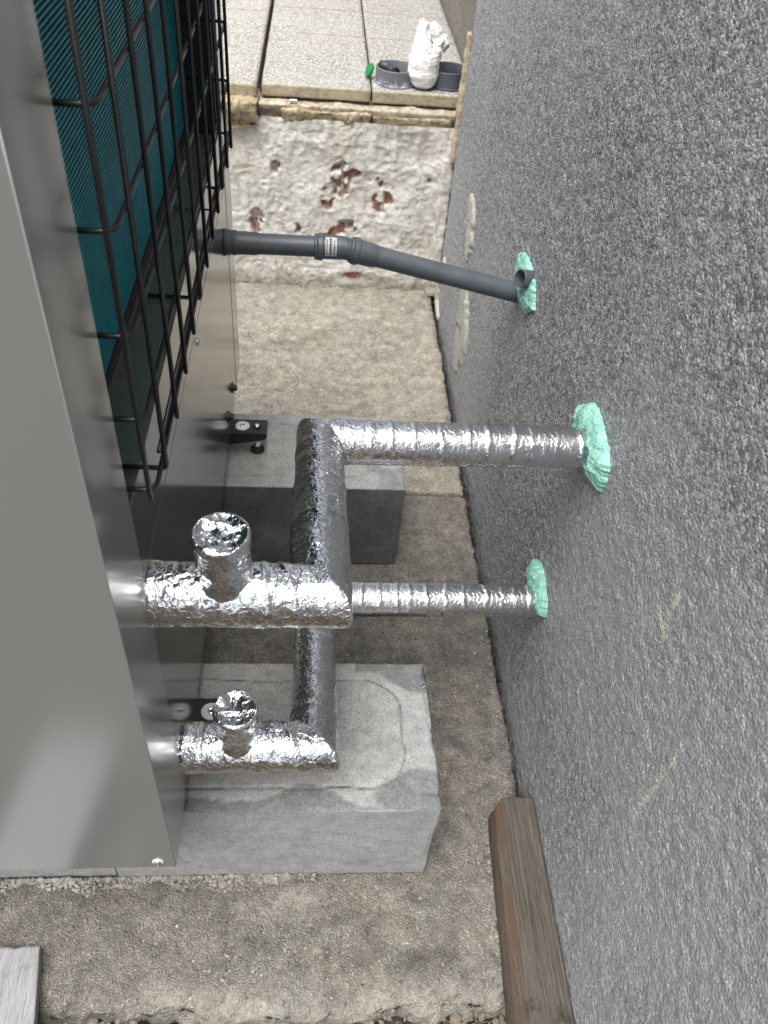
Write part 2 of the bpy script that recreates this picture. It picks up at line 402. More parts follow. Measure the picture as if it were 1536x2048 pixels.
def mat_stone(name, a, c2, dk, speck=False, bd=.003):
    b = NB(name)
    big = b.noise(11, 5, .65, dist=.6); mid = b.noise(70, 6, .7); fine = b.noise(450, 3, .6)
    c = b.mix(b.ramp(big, [(.4, 0.), (.6, 1.)]), a, c2)
    c = b.mix(b.ramp(mid, [(.48, 0.), (.62, .85)]), c, dk)
    c = b.mix(1.0, c, b.ramp(fine, [(.3, .75), (.7, 1.25)]), 'MULTIPLY')
    return b.fin(c, .85, 0, b.bump(b.math('ADD', mid, b.math('MULTIPLY', fine, .5)), bd), .1)
M_SAND = mat_stone('rough_sandstone', (.44, .385, .27), (.34, .275, .175), (.10, .088, .062))
M_SANDTOP = mat_stone('sandy_mortar', (.40, .355, .28), (.48, .43, .34), (.16, .13, .10))
M_OCHRE = mat_stone('ochre_render_edge', (.56, .50, .38), (.50, .40, .31), (.36, .31, .22))
M_OLDWALL = mat_stone('old_grey_render', (.22, .205, .18), (.27, .25, .215), (.13, .12, .105))
M_BRICK = mat_stone('red_brick', (.36, .165, .13), (.29, .125, .10), (.50, .42, .36))
M_MORTAR = mat_stone('crumbly_pale_mortar', (.42, .405, .36), (.30, .29, .255), (.22, .20, .17))
M_SMEAR = mat_stone('pale_mortar_smear', (.50, .50, .455), (.43, .425, .38), (.34, .335, .30), bd=.0015)
M_SOIL = mat_stone('earth_and_rubble', (.075, .058, .040), (.045, .036, .027), (.16, .14, .11), bd=.008)
def mat_paver():
    b = NB('speckled_washed_paver')
    vs = b.scalev((1, .62, 1))
    a = b.noise(210, 3, .7, vec=vs); v = b.noise(120, 3, .65, vec=vs); big = b.noise(4, 5)
    c = b.ramp(a, [(.40, (.11, .108, .10)), (.48, (.34, .335, .315)), (.60, (.50, .495, .465))])
    c = b.mix(b.ramp(v, [(.42, .8), (.52, 0.)]), c, (.17, .16, .14))
    c = b.mix(b.ramp(big, [(.4, 0.), (.7, .35)]), c, (.38, .37, .33))
    return b.fin(c, .75, 0, b.bump(a, .0015), .4)
M_PAVER = mat_paver()
M_PAVEREDGE = mat_stone('paver_edge_concrete', (.42, .37, .27), (.36, .31, .21), (.24, .20, .14), bd=.0012)
def mat_wood(name, a, c2, dk, axis, sc, red=None):
    b = NB(name)
    v = {'y': (sc, 3, sc), 'x': (3, sc, sc)}[axis]
    g = b.noise(1.0, 6, .7, vec=b.scalev(v), dist=.5)
    g2 = b.noise(3.0, 4, .7, vec=b.scalev(v))
    c = b.mix(b.ramp(g, [(.34, 0.), (.66, 1.)]), a, c2)
    c = b.mix(b.ramp(g2, [(.5, 0.), (.66, .8)]), c, dk)
    if red:
        c = b.mix(b.math('MULTIPLY', b.attr('red'), b.ramp(b.noise(1.6, 4, .6, vec=b.scalev({'y': (110, 5, 110), 'x': (5, 110, 110)}[axis])), [(.42, 0.), (.58, 1.)])), c, red)
    kn = b.ramp(b.noise(13, 4, .6), [(.62, 0.), (.72, .8)])
    c = b.mix(kn, c, dk)
    h = b.math('ADD', g, g2)
    return b.fin(c, .75, 0, b.bump(h, .0030), .35)
M_BEAM = mat_wood('weathered_brown_wood', (.075, .062, .050), (.17, .15, .125), (.022, .018, .015), 'y', 330, (.112, .068, .045))
M_PLANK = mat_wood('weathered_grey_wood', (.30, .30, .305), (.42, .43, .45), (.17, .17, .17), 'y', 330)
def mat_cloth():
    b = NB('white_fleece')
    h = b.math('ADD', b.math('MULTIPLY', b.noise(700, 3, .7), .6), b.noise(90, 5, .6))
    c = b.mix(b.ramp(b.noise(50, 4), [(.4, 0.), (.7, 1.)]), (.78, .78, .78), (.88, .88, .88))
    c = b.mix(b.attr('dirt'), c, (.30, .24, .17))
    m = b.fin(c, .9, 0, b.bump(h, .003), .2); return m
M_CLOTH = mat_cloth()
M_LABEL = simple('pale_paper_label', (.50, .53, .53), .4)
M_INK = simple('dark_ink', (.03, .035, .035), .6)
M_TEXT = simple('grey_etched_ink', (.10, .10, .10), .5)

# ------------------------------------------------------------------ SETTING: ground sheet
def sheet_obj(name, xs, ys, zf, mat, parent=None, attrs=None, kind=None, smooth=True):
    X, Y = np.meshgrid(xs, ys, indexing='ij'); P = np.stack([X.ravel(), Y.ravel(), np.zeros(X.size)], 1)
    P[:, 2] = zf(P); A = {k: f(P) for k, f in (attrs or {}).items()}
    o = mesh_obj(name, P, grid_faces(len(xs), len(ys))[:, ::1], mat, parent, smooth, A)
    if kind: o['kind'] = kind
    return o
def soil_z(P):
    near = np.exp(-((P[:, 0]/2)**2+((P[:, 1])/2)**2))
    w1, w2, r = worley(P, 45, 3)
    return -1.575+near*(.012*fbm(P, 9, 4, 5)+.010*np.clip(.6-w1, 0, 1)*(r > .45)+.004*fbm(P, 60, 3, 6))
_xs = np.concatenate([[-300, -60, -10, -2.5], np.linspace(-.7, .5, 260), [1.5, 10, 60, 300]])
_ys = np.concatenate([[-300, -60, -10, -1.5], np.linspace(.1, .46, 90), [1.5, 6, 60, 300]])
sheet_obj('ground', _xs, _ys, soil_z, M_SOIL, kind='structure')

# stone slab paving with a ragged front edge
paving = empty('stone_paving', (0, 0, G), kind='structure')
def slab_disp(seed, ragged, amp, x_edge):
    def f(P, N):
        Q = P.copy(); top = N[:, 2] > .5
        w1, w2, r = worley(P, 120, seed)
        d = amp*(.9*fbm(P, 7, 4, seed)+1.3*fbm(P, 34, 4, seed+1)+1.1*(ridge(P, 55, 3, seed+12)-.5)+.6*fbm(P, 120, 2, seed+2)+.7*np.clip(.55-w1, 0, 1)*(r > .7))
        Q += N*d[:, None]
        # worn top edges
        ex = np.maximum(0, 1-(x_edge-P[:, 0])/.022); ey = np.maximum(0, 1-(P[:, 1]-P[:, 1].min())/.03); ey2 = np.maximum(0, 1-(P[:, 1].max()-P[:, 1])/.012)
        Q[:, 2] -= np.where(P[:, 2] > G-.02, ex**2*.006+ey2**2*.005+(ey**2*.014*ragged), 0)
        e = P[:, 1] <= P[:, 1].min()+1e-6
        side = P[:, 0] >= x_edge-1e-6
        Q[:, 0] += np.where(side, .006*fbm(P, 16, 4, seed+5), 0)
        if ragged:
            k = np.clip(1-(P[:, 1]-P[:, 1].min())/.06, 0, 1)
            Q[:, 1] += k*(.028*fbm(P*np.array([1, 0, .4]), 9, 4, seed+8)+.016*fbm(P, 40, 3, seed+9)+(G-P[:, 2])*(-.10))
        return Q
    return f
def add_slab(x0, x1, y0, y1, mat, seed, ragged, amp, cell, pale, dark):
    V, F, P = rough_box(x0, x1, y0, y1, G-.07, G, cell, slab_disp(seed, ragged, amp, x1), .012)
    return mesh_obj('stone_slab', V, F, mat, paving, True, {'pale': pale(P), 'dark': dark(P)})
def pale_near(P):
    fr = np.clip(1-(P[:, 1]-.385)/.055, 0, 1)*np.clip(.55+1.3*fbm(P, 14, 4, 61), 0, 1)*np.clip((P[:, 0]+.5)*3, 0, 1)
    sp = np.exp(-(((P[:, 0]+.02)/.07)**2+((P[:, 1]-.548)/.022)**2))*np.clip(.4+1.6*fbm(P, 55, 3, 62), 0, 1)
    rr = np.exp(-(((P[:, 0]-.28)/.09)**2+((P[:, 1]-.47)/.07)**2))*np.clip(.2+fbm(P, 25, 4, 63), 0, 1)*.6
    return np.clip(fr*.9+sp+rr, 0, 1)
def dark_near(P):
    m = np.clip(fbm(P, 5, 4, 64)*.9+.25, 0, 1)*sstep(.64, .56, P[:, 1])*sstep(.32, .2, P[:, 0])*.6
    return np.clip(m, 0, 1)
add_slab(-1.3, .415, .385, 1.580, M_SLAB, 11, 1.0, .0034, .0042, pale_near, dark_near)
add_slab(-1.3, .415, 1.590, 2.70, M_SLABFAR, 23, 0.0, .0038, .0065,
         lambda P: np.clip(fbm(P, 6, 4, 71)*1.1, 0, 1)*.35, lambda P: np.exp(-((2.66-P[:, 1])/.05)**2)*.35*np.clip(.6+fbm(P, 12, 3, 72), 0, 1))
# earth and dark fill below the joints
box_obj('slab_bedding', -1.3, .46, .47, 2.7, -1.62, -1.572, M_SOIL, paving)

# house wall with rough dark render
house = empty('house_wall', (XW, 1.3, G), 'tall wall in dark grey speckled rough render that the pipes run into', 'wall')
YE = 2.565
ys = np.concatenate([[-3.0, -1.2, -.2], np.arange(.12, 1.5, .0032), np.arange(1.5, YE-.002, .0048), [YE]])
zs = np.concatenate([np.arange(-1.62, -.08, .0036), [-.05, .2, .7, 1.3, 2.8]])
YY, ZZ = np.meshgrid(ys, zs, indexing='ij'); P = np.stack([np.full(YY.size, XW), YY.ravel(), ZZ.ravel()], 1)
def segmask(P, pts, w, seed, rag=1.0):
    d = np.full(len(P), 9.0)
    w = w*1.5
    for (a, b) in zip(pts[:-1], pts[1:]):
        a = np.array(a, float); b = np.array(b, float); ab = b-a; t = np.clip(((P[:, 1:]-a)@ab)/(ab@ab), 0, 1)
        d = np.minimum(d, np.linalg.norm(P[:, 1:]-(a+t[:, None]*ab), axis=1))
    return np.clip(1.2-d/(w*(1+rag*fbm(P, 60, 3, seed))), 0, 1)
def wall_pt(x, y):
    fx, fy = (x-768)/1656.25, -(y-1024)/1656.25
    d = _r2*fx+_u2*fy+_f; k = XW/d.x; return (d.y*k, d.z*k)
def marks(list_px): return [wall_pt(*p) for p in list_px]
chalk = np.zeros(len(P))
for pts, w in (([(1312, 1180), (1318, 1235), (1326, 1265)], .004), ([(1362, 1182), (1338, 1225), (1326, 1272)], .0045), ([(1300, 1118), (1304, 1150)], .003),
               ([(1165, 1362), (1156, 1388), (1162, 1420)], .0022), ([(1168, 1475), (1174, 1500), (1181, 1530)], .003), ([(1190, 1480), (1180, 1515)], .0022),
               ([(1375, 1482), (1360, 1500), (1340, 1535), (1312, 1572), (1285, 1605), (1268, 1638)], .0032), ([(1355, 1600), (1352, 1618)], .002)):
    chalk = np.maximum(chalk, segmask(P, marks(pts), w, 90))
rust = segmask(P, marks([(1196, 1378), (1220, 1366)]), .005, 91)
pale = np.maximum(segmask(P, marks([(1322, 1865), (1340, 1930), (1372, 2048), (1385, 2120)]), .007, 92, .5), segmask(P, marks([(1500, 1330), (1510, 1360)]), .012, 93, .8)*.5)
pale = np.maximum(pale, segmask(P, marks([(1000, 60), (1015, 130)]), .03, 94, .8)*.35)
wd1, wd2, wr = worley(P, 260, 41)
h = .0012*np.clip(.62-wd1, 0, 1)*(wr > .3)*1.9+.0016*fbm(P, 150, 3, 42)+.0020*fbm(P, 60, 3, 43)+.0030*fbm(P, 5, 3, 44)
P[:, 0] = XW-h*.75
mesh_obj('render_coat', P, grid_faces(len(ys), len(zs))[:, ::-1], M_WALL, house, True, {'chalk': chalk, 'pale': pale, 'rust': rust, 'pale_ends': np.clip(sstep(.62, .30, P[:, 1]+.10*fbm(P, 5, 4, 95)+.22*(P[:, 2]+1.1))*.8+sstep(2.0, 2.5, P[:, 1]+.15*fbm(P, 6, 4, 96))*.35, 0, 1)})
box_obj('wall_core', XW+.006, XW+.25, -3.0, YE-.003, -1.62, 2.797, M_OCHRE, house)

# old wall beyond the end of the new render, above the terrace
oldw = empty('old_wall', (.49, 3.2, -.85), 'old grey plastered wall behind the terrace beyond the dark render', 'wall')
V, F, P0 = rough_box(.485, .68, YE+.002, 6.5, -1.55, 1.8, .03, lambda P, N: P+N*(.004*fbm(P, 12, 4, 3)+.002*fbm(P, 60, 2, 4))[:, None])
mesh_obj('plaster_coat', V, F, M_OLDWALL, oldw, True)
V, F, P0 = rough_box(.478, .486, 2.70, 3.6, -.62, -.2, .008, lambda P, N: P+N*(.005*fbm(P, 30, 4, 13)+.004*fbm(P, 90, 2, 14))[:, None])
mesh_obj('white_patch', V, F, M_PLASTER, oldw, True, {'dirt': P0[:, 0]*0, 'pit': np.clip(fbm(P0, 20, 3, 5), 0, 1), 'red': P0[:, 0]*0})
# ochre ragged edge where the render stops
edge = empty('render_edge', (.42, 2.60, -1.0), 'ragged ochre and pink edge strip where the dark render ends beside the terrace', 'plaster edge')
def lumpy(a1, s1, a2, s2, seed, taper=None):
    def f(P, N):
        Q = P+N*(a1*fbm(P, s1, 3, seed)+a2*fbm(P, s2, 3, seed+3))[:, None]
        return Q if taper is None else taper(Q, P)
    return f
V, F, P0 = rough_box(.421, XW+.003, 2.568, 2.605, -1.02, -.66, .005, lumpy(.007, 22, .004, 80, 33))
mesh_obj('ochre_strip', V, F, M_OCHRE, edge, True)
V, F, P0 = rough_box(.428, XW+.002, 2.568, 2.58, -.56, -.34, .006, lumpy(.004, 25, .002, 80, 36))
mesh_obj('pink_strip', V, F, simple('pink_insulation_edge', (.40, .27, .21), .8, 0, .001, 120, var=.2), edge, True)

# ------------------------------------------------------------------ step: plastered brick face, sandstone course, terrace pavers
stepw = empty('step_wall', (0, 2.66, G), 'low white plastered brick step face with red brick showing through', 'wall')
bt = bpy.data.meshes.new('brick')
_bm = bmesh.new(); box(_bm, -.031, .031, 0, .10, -.108, .108, .004, 2); _bm.to_mesh(bt); _bm.free(); bt.materials.append(M_BRICK)
def px_step(x, y, Y=2.63):
    fx, fy = (x-768)/1656.25, -(y-1024)/1656.25
    d = _r2*fx+_u2*fy+_f; k = Y/d.y; return (d.x*k, d.z*k)
# soldier course above, stretcher-like course below
def put_brick(x, z, y=2.628, rot=0.0):
    b = bpy.data.objects.new('brick', bt); C.objects.link(b); b.parent = stepw
    b.location = Vector((x, y+random.uniform(-.002, .002), z))-stepw.location; b.rotation_euler = (random.uniform(-.02, .02), rot+random.uniform(-.02, .02), random.uniform(-.02, .02))
for i in range(14): put_brick(-.50+i*.069, -1.125)
for i in range(14): put_brick(-.48+i*.069, -1.37, 2.638)
xs = np.arange(-.95, .437, .0042); zs = np.arange(-1.515, -.925, .0042)
XX, ZZ = np.meshgrid(xs, zs, indexing='ij'); P = np.stack([XX.ravel(), np.zeros(XX.size), ZZ.ravel()], 1)
t = (P[:, 2]+1.5)/.55
Q = P.copy(); Q[:, 0] += .03*fbm(P, 7, 2, 77); Q[:, 2] += .03*fbm(P, 7, 2, 78)
yb = 2.634-.030*t                                     # battered a little
big = fbm(Q, 9, 3, 81); r1 = ridge(Q*np.array([1, 1, .8]), 17, 3, 82); r2 = ridge(Q, 48, 2, 83)
# trowelled courses: shallow brick-shaped panels pressed into the plaster
cx = (Q[:, 0]+.016*(Q[:, 2] > -1.25))/.069; panel = sstep(.02, .22, np.abs((cx % 1)-.5)*-1+.5)*sstep(.0, .02, np.abs(Q[:, 2]+1.245)-.008)
yb -= .0075*big+.0075*(r1-.5)+.0050*(r2-.5)+.0040*(1-panel)*np.clip(.6+fbm(Q, 6, 2, 84), 0, 1)+.0018*fbm(P, 110, 2, 85)
red_m = np.zeros(len(P))
for (px, py, w, hgt) in ((682, 355, .030, .050), (655, 392, .020, .036), (764, 402, .030, .032), (757, 370, .014, .026), (690, 452, .034, .022), (672, 466, .034, .016), (514, 440, .020, .040), (588, 454, .020, .020), (552, 330, .014, .018), (700, 343, .030, .014)):
    x, z = px_step(px, py); d = ((P[:, 0]-x)/w)**2+((P[:, 2]-z)/hgt)**2
    red_m = np.maximum(red_m, np.clip(1.9-d, 0, 1)*np.clip(.52+2.4*fbm(P, 42, 4, 86), 0, 1))
lim = np.where(P[:, 2] > -1.245, 2.6245, 2.6345); yb = np.minimum(yb, lim); mk = sstep(.35, .55, red_m); yb = yb*(1-mk)+(lim+.0050+.004*fbm(P, 60, 3, 89))*mk                      # the coat is missing here: the surface sinks behind the bricks
pit = sstep(.16, .02, r1*r2)
px_, pz_ = px_step(705, 553); hole = np.exp(-(((P[:, 0]-px_)/.035)**2+((P[:, 2]-pz_)/.013)**2)); yb += hole*.03
px_, pz_ = px_step(858, 357); hole2 = np.exp(-(((P[:, 0]-px_)/.008)**2+((P[:, 2]-pz_)/.008)**2)); yb += hole2*.02
Q2 = P.copy(); Q2[:, 1] = yb
dirt = np.clip(sstep(-1.44, -1.50, P[:, 2]+.02*fbm(P, 20, 3, 87))*.75+hole+hole2*.8, 0, 1)
redstain = sstep(-1.36, -1.44, P[:, 2])*np.clip(fbm(P*np.array([1, 1, .4]), 22, 3, 88)*1.6, 0, 1)*(P[:, 0] < .1)
mesh_obj('plaster_coat', Q2, grid_faces(len(xs), len(zs)), M_PLASTER, stepw, True, {'dirt': dirt, 'pit': pit, 'red': np.clip(redstain+sstep(.12, .3, red_m)*.8, 0, 1)})
box_obj('wall_core', -.95, .437, 2.665, 2.80, -1.55, -.93, M_MORTAR, stepw)
def stone_piece(name, x0, x1, y0, y1, z0, z1, seed, mat, a=.008, cell=.006, par=stepw, low=.0):
    def f(P, N):
        Q = P+N*(a*fbm(P, 20, 3, seed)+a*.45*fbm(P, 75, 3, seed+1))[:, None]
        k = np.clip((z1-P[:, 2])/(z1-z0), 0, 1); fr = (P[:, 1] <= y0+1e-6)
        Q[:, 1] += fr*(k**2*.018); Q[:, 2] += low*(P[:, 2] <= z0+1e-6)*fbm(P, 25, 3, seed+5)
        return Q
    V, F, P0 = rough_box(x0, x1, y0, y1, z0, z1, cell, f); return mesh_obj(name, V, F, mat, par, True)
stone_piece('sandstone', -.10, .166, 2.600, 2.70, -.965, -.904, 51, M_SAND, .009, low=.02)
stone_piece('sandstone', .171, .408, 2.605, 2.70, -.972, -.908, 57, M_SAND, .009, low=.02)
stone_piece('sandstone', -.95, -.172, 2.575, 2.70, -.955, -.882, 63, M_SAND, .012, low=.02)
stone_piece('mortar_bed', -.171, .43, 2.612, 2.72, -.935, -.893, 67, M_SANDTOP, .006)
# lumps of white plaster in the corner between the step and the house wall
corner = empty('corner_plaster', (.41, 2.6, G), 'lumpy white plaster strip running down the corner between step and dark wall', 'plaster strip')
V, F, P0 = rough_box(.400, .436, 2.592, 2.64, -1.50, -1.02, .006, lumpy(.011, 13, .004, 60, 45))
mesh_obj('plaster_strip', V, F, M_PLASTER, corner, True, {'dirt': sstep(-1.38, -1.48, P0[:, 2])*.4, 'pit': P0[:, 0]*0, 'red': P0[:, 0]*0})
# pale mortar smears on the dark wall
def smear(px_pts, widths, seed, label, name='mortar_smear'):
    c = [wall_pt(*p) for p in px_pts]; V = []; F = []; n = 40; m = 9
    T = np.linspace(0, len(c)-1, n)
    for i, tt in enumerate(T):
        k = min(int(tt), len(c)-2); f = tt-k; a = np.array(c[k]); b = np.array(c[k+1]); p = a+(b-a)*f; w = widths[k]*(1-f)+widths[k+1]*f
        d = (b-a)/np.linalg.norm(b-a); nrm = np.array([-d[1], d[0]])
        for j in range(m):
            s = j/(m-1)*2-1; q = p+nrm*w*s*(1+.35*fbm(np.array([[tt*9, np.sign(s)*3, seed]]), 1, 3, seed)[0])
            th = .0058+.0025*(1-s*s)+.0012*fbm(np.array([[q[0], q[1], 0]]), 120, 2, seed)[0]
            if abs(s) > .99 or i in (0, n-1): th = -.002
            V.append((XW-th, q[0], q[1]))
    o = mesh_obj(name, V, grid_faces(n, m), M_SMEAR, None, True); return tag(o, label, 'mortar smear')
smear([(942, 398), (944, 440), (940, 480), (935, 520)], [.030, .060, .055, .018], 3, 'short pale mortar smear on the dark wall above the grey drain pipe')
smear([(936, 545), (930, 600), (926, 660), (918, 700), (912, 742)], [.025, .070, .095, .080, .03], 5, 'long pale mortar smear low on the dark wall below the grey drain pipe')
smear([(893, 520), (880, 560), (874, 600), (878, 640)], [.02, .03, .025, .01], 9, 'thin pale mortar smear at the foot of the dark wall next to the step')

terrace = empty('terrace_paving', (0, 3.2, -.85), kind='structure')
def paver(x0, x1, y0, y1, z1, th, seed, tilt=0.0):
    def f(P, N):
        Q = P+N*(.0012*fbm(P, 30, 3, seed))[:, None]
        Q[:, 2] += tilt*(P[:, 1]-y0); return Q
    V, F, P0 = rough_box(x0, x1, y0, y1, z1-th, z1, .012, f, .006)
    o = mesh_obj('paver', V, F, M_PAVER, terrace, True)
    o.data.materials.append(M_PAVEREDGE)
    for p in o.data.polygons:
        if abs(p.normal.z) < .5: p.material_index = 1
    return o
rows = [2.65, 3.185, 3.50, 4.05, 4.6, 5.2, 5.8]
for j in range(len(rows)-1):
    a, b = rows[j]+(.0045 if j else 0), rows[j+1]-.0045
    paver(-.162, .163, a, b, -.850-.0006*j, .034, 100+j); paver(.169, .482, a, b, -.851-.0004*j, .034, 120+j)
rows2 = [2.622, 3.40, 4.2, 5.0, 5.8]
for j in range(4): paver(-.60, -.176, rows2[j]+.002, rows2[j+1]-.002, -.847, .034, 140+j); paver(-1.2, -.606, rows2[j]+.002, rows2[j+1]-.002, -.847, .034, 150+j)
box_obj('terrace_bedding', -1.2, .484, 2.70, 5.8, -1.55, -.892, M_SOIL, terrace)

# ------------------------------------------------------------------ concrete blocks under the heat pump
def conc_block(name, x0, x1, y0, y1, label, seed, fill_x1, wet_shade_fn, chips, open_left=False):
    root = empty(name, ((x0+x1)/2, (y0+y1)/2, G), label, 'concrete block', 'concrete blocks under the heat pump')
    yc = (y0+y1)/2; fx0 = x0-1 if open_left else x0+.03; fx1 = x1-fill_x1; hw = (y1-y0)/2-.036; rad = .07
    def ringd(P):
        cxm, hx = (fx0+fx1)/2, (fx1-fx0)/2
        qx = np.abs(P[:, 0]-cxm)-hx+rad; qy = np.abs(P[:, 1]-yc)-hw+rad
        return np.hypot(np.maximum(qx, 0), np.maximum(qy, 0))+np.minimum(np.maximum(qx, qy), 0)-rad+.007*fbm(P, 19, 4, seed+7)
    def f(P, N):
        Q = P.copy()
        for (cx, cy, cz, r, dep) in chips:
            d = np.linalg.norm((P-np.array([cx, cy, cz]))/np.array(r), axis=1)+.45*fbm(P, 45, 3, seed+3)
            k = np.clip(1-d, 0, 1); Q -= N*(sstep(0, .35, k)*dep)[:, None]
        Q += N*(.0007*fbm(P, 30, 3, seed)+.0005*fbm(P, 130, 2, seed+1))[:, None]
        ed = np.minimum(np.minimum(x1-P[:, 0], P[:, 1]-y0), y1-P[:, 1])
        top = P[:, 2] > ZT-1e-6
        Q[:, 2] -= top*np.clip(1-ed/.004, 0, 1)*.0015*(1+fbm(P, 80, 2, seed+2))
        d = ringd(P); Q[:, 2] -= top*np.exp(-(d/.0017)**2)*.0042
        Q[:, 2] += top*sstep(0, -.003, d)*.0005
        return Q
    V, F, P0 = rough_box(x0, x1, y0, y1, G+.001, ZT, .0030, f, .0048)
    top = P0[:, 2] > ZT-1e-6; d = ringd(P0)
    wet_shade = wet_shade_fn(P0)
    mesh_obj('block_body', V, F, M_CONC, root, True, {'wet_shade': wet_shade, 'fill': sstep(.006, -.004, d)*top, 'dark': np.clip(top*np.exp(-(d/.0011)**2)*.85*np.clip(.75+fbm(P0, 15, 3, seed+6), 0.2, 1)+(.55*np.clip(.8+.5*fbm(P0, 12, 4, seed+8), 0, 1)*(wet_shade > .3)*~top if y0 > 1 else 0), 0, 1)})  # dark: joint round the infill, plus shade painted on the far block's front
    return root
NX1 = .2205
def wet_near(P):
    top = P[:, 2] > ZT-1e-6
    n = fbm(P, 16, 4, 201)
    bandw = .034+.020*n+.014*np.sin((P[:, 0]+.05)*13)
    w = sstep(.006, 0, (P[:, 1]-.592)-(bandw*sstep(.10, .0, P[:, 0])+.012*np.maximum(n, -.5)))
    c1 = sstep(.012, 0, np.hypot((P[:, 0]-.215)/1.25, P[:, 1]-.592)-.062-.025*n)
    c2 = sstep(.010, 0, np.hypot((P[:, 0]-.205)/1.5, P[:, 1]-.868)-.048-.022*n)
    c3 = sstep(.010, 0, (.868-P[:, 1])-.016-.012*n)*(P[:, 0] > .09)
    c4 = np.exp(-(((P[:, 0]+.10)/.05)**2+((P[:, 1]-.66)/.03)**2))*.55*np.clip(.8+n, 0, 1)
    c5 = sum(np.exp(-(((P[:, 0]-a)/r)**2+((P[:, 1]-b)/r)**2)) for a, b, r in ((.125, .705, .012), (.105, .73, .008), (.15, .68, .007), (.02, .80, .03)))*.4
    return top*np.clip(np.maximum.reduce([w, c1, c2, c3, c4])+c5, 0, 1)
def wet_shade_far(P):
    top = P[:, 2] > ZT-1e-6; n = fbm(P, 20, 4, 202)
    return top*np.clip(sstep(.01, 0, np.hypot(P[:, 0]-.21, P[:, 1]-1.335)-.06-.03*n)*.5+sstep(.2, .5, n)*.35, 0, 1)+(1-top)*np.clip(.95+.4*n, 0, 1)*(P[:, 1] < 1.335)*sstep(ZT+.002, ZT-.004, P[:, 2]+.004*n)  # damp on the top; the front face has shade put into its colour
conc_block('concrete_block', -.314, NX1, .592, .868, 'light grey concrete block nearest the camera with chipped right end and damp corners', 210, .052, wet_near,
           [(NX1, .845, ZT, (.012, .022, .05), .013), (NX1, .62, ZT, (.03, .006, .05), .004), (NX1, .60, -1.38, (.01, .012, .12), .003), (NX1, .77, ZT, (.012, .09, .014), .005), (.13, .592, ZT, (.05, .004, .004), .003)], open_left=True)
conc_block('concrete_block', -.86, -.318, .596, .868, 'concrete block mostly hidden under the heat pump, left of a dark joint', 230, .052, lambda P: P[:, 0]*0, [])
conc_block('concrete_block', -.34, .2135, 1.330, 1.583, 'darker grey concrete block standing in shade behind the bent foil pipes', 250, .052, wet_shade_far,
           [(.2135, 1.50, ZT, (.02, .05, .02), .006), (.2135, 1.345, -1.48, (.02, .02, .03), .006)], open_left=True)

# ------------------------------------------------------------------ HEAT PUMP
hp = empty('heat_pump', (XU-.22, 1.09, ZB), 'large grey metal heat pump with black wire grille over its teal coil', 'heat pump')
ZTOP = -.04; XL = XU-.46; YS1 = .585; YS2 = 1.598; th = .0018; ZS = -.583; ZP = -.697; XR = XU-.056
def bx(name, a, m, par=hp, bev=0.0): return box_obj(name, *a, m, par, bev)
# side panel wraps round the near corner with a small radius
def corner_sheet(name, y_face, y_seam, x_far, mat, sgn):
    """panel: face along X at y_face, rounded corner, return strip on x=XU to y_seam"""
    r = .0007; pts = [(x_far, y_face)]
    for k in range(7):
        a = math.pi/2*k/6; pts.append((XU-r+r*math.sin(a), y_face+sgn*(r-r*math.cos(a))))
    pts.append((XU, y_seam))
    inner = [(pts[-1][0]-th, pts[-1][1]), (XU-th, y_face+sgn*(r+.001)), (XU-r-.001, y_face+sgn*th), (x_far, y_face+sgn*th)]
    ring = pts+inner; n = len(ring); V = [(x, y, ZB) for x, y in ring]+[(x, y, ZTOP) for x, y in ring]
    F = [(k, (k+1) % n, n+(k+1) % n, n+k) for k in range(n)]
    # top and bottom strips as quads between the outer and inner line
    bm = bmesh.new(); vs = [bm.verts.new(v) for v in V]
    for f in F: bm.faces.new([vs[i] for i in f])
    bm.faces.new([vs[i] for i in range(n)]); bm.faces.new([vs[n+i] for i in range(n)])
    o = bm_obj(name, bm, mat, hp); 
    me = o.data
    for p in me.polygons: p.use_smooth = abs(p.normal.z) < .5 and p.area < .01
    return o
corner_sheet('side_panel', YN, YS1, XL, M_SIDE, 1)
corner_sheet('side_panel', YF, YS2, XL, M_PANEL, -1)
bx('lower_panel', (XU-th, XU-.0006, YS1+.0022, YS2-.0022, ZB+.0005, ZP-.0012), M_PANEL, bev=.0005)
bx('frame_rail', (XR-.01, XU-.0004, YS1+.0022, YS2-.0022, ZP+.0012, ZS), M_PANEL, bev=.0008)
bx('top_cover', (XL-.01, XU+.006, YN-.006, YF+.006, ZTOP+.001, ZTOP+.03), M_PANEL, bev=.004)
bx('upper_rail', (XU-.02, XU-.0006, YS1+.0022, YS2-.0022, -.10, ZTOP), M_PANEL)
bx('front_panel', (XL-.002, XL-.0002, YN+.002, YF-.002, ZB, ZTOP), M_PANEL)
bx('base_tray', (XL+.004, XU-.004, YN+.004, YF-.004, ZB+.003, ZB+.02), M_BLACK)
bx('inner_casing', (XL+.004, XR-.032, YN+.004, YF-.004, ZB+.022, ZTOP-.002), M_BLACK)
# shut the recess at both ends
bx('recess_cheek', (XR-.03, XU-th-.0004, YS1-.001, YS1+.0018, ZP, ZTOP-.002), M_BLACK)
bx('recess_cheek', (XR-.03, XU-th-.0004, 1.535, 1.541, ZS+.001, ZTOP-.002), M_BLACK)
bx('recess_cheek', (XR+.004, XU-.010, 1.543, YS2-.002, ZS+.001, ZTOP-.002), M_BRACKET)
bx('black_sill_strip', (XR-.004, XR+.0015, YS1+.003, 1.534, ZS+.0005, ZS+.016), M_BLACK)
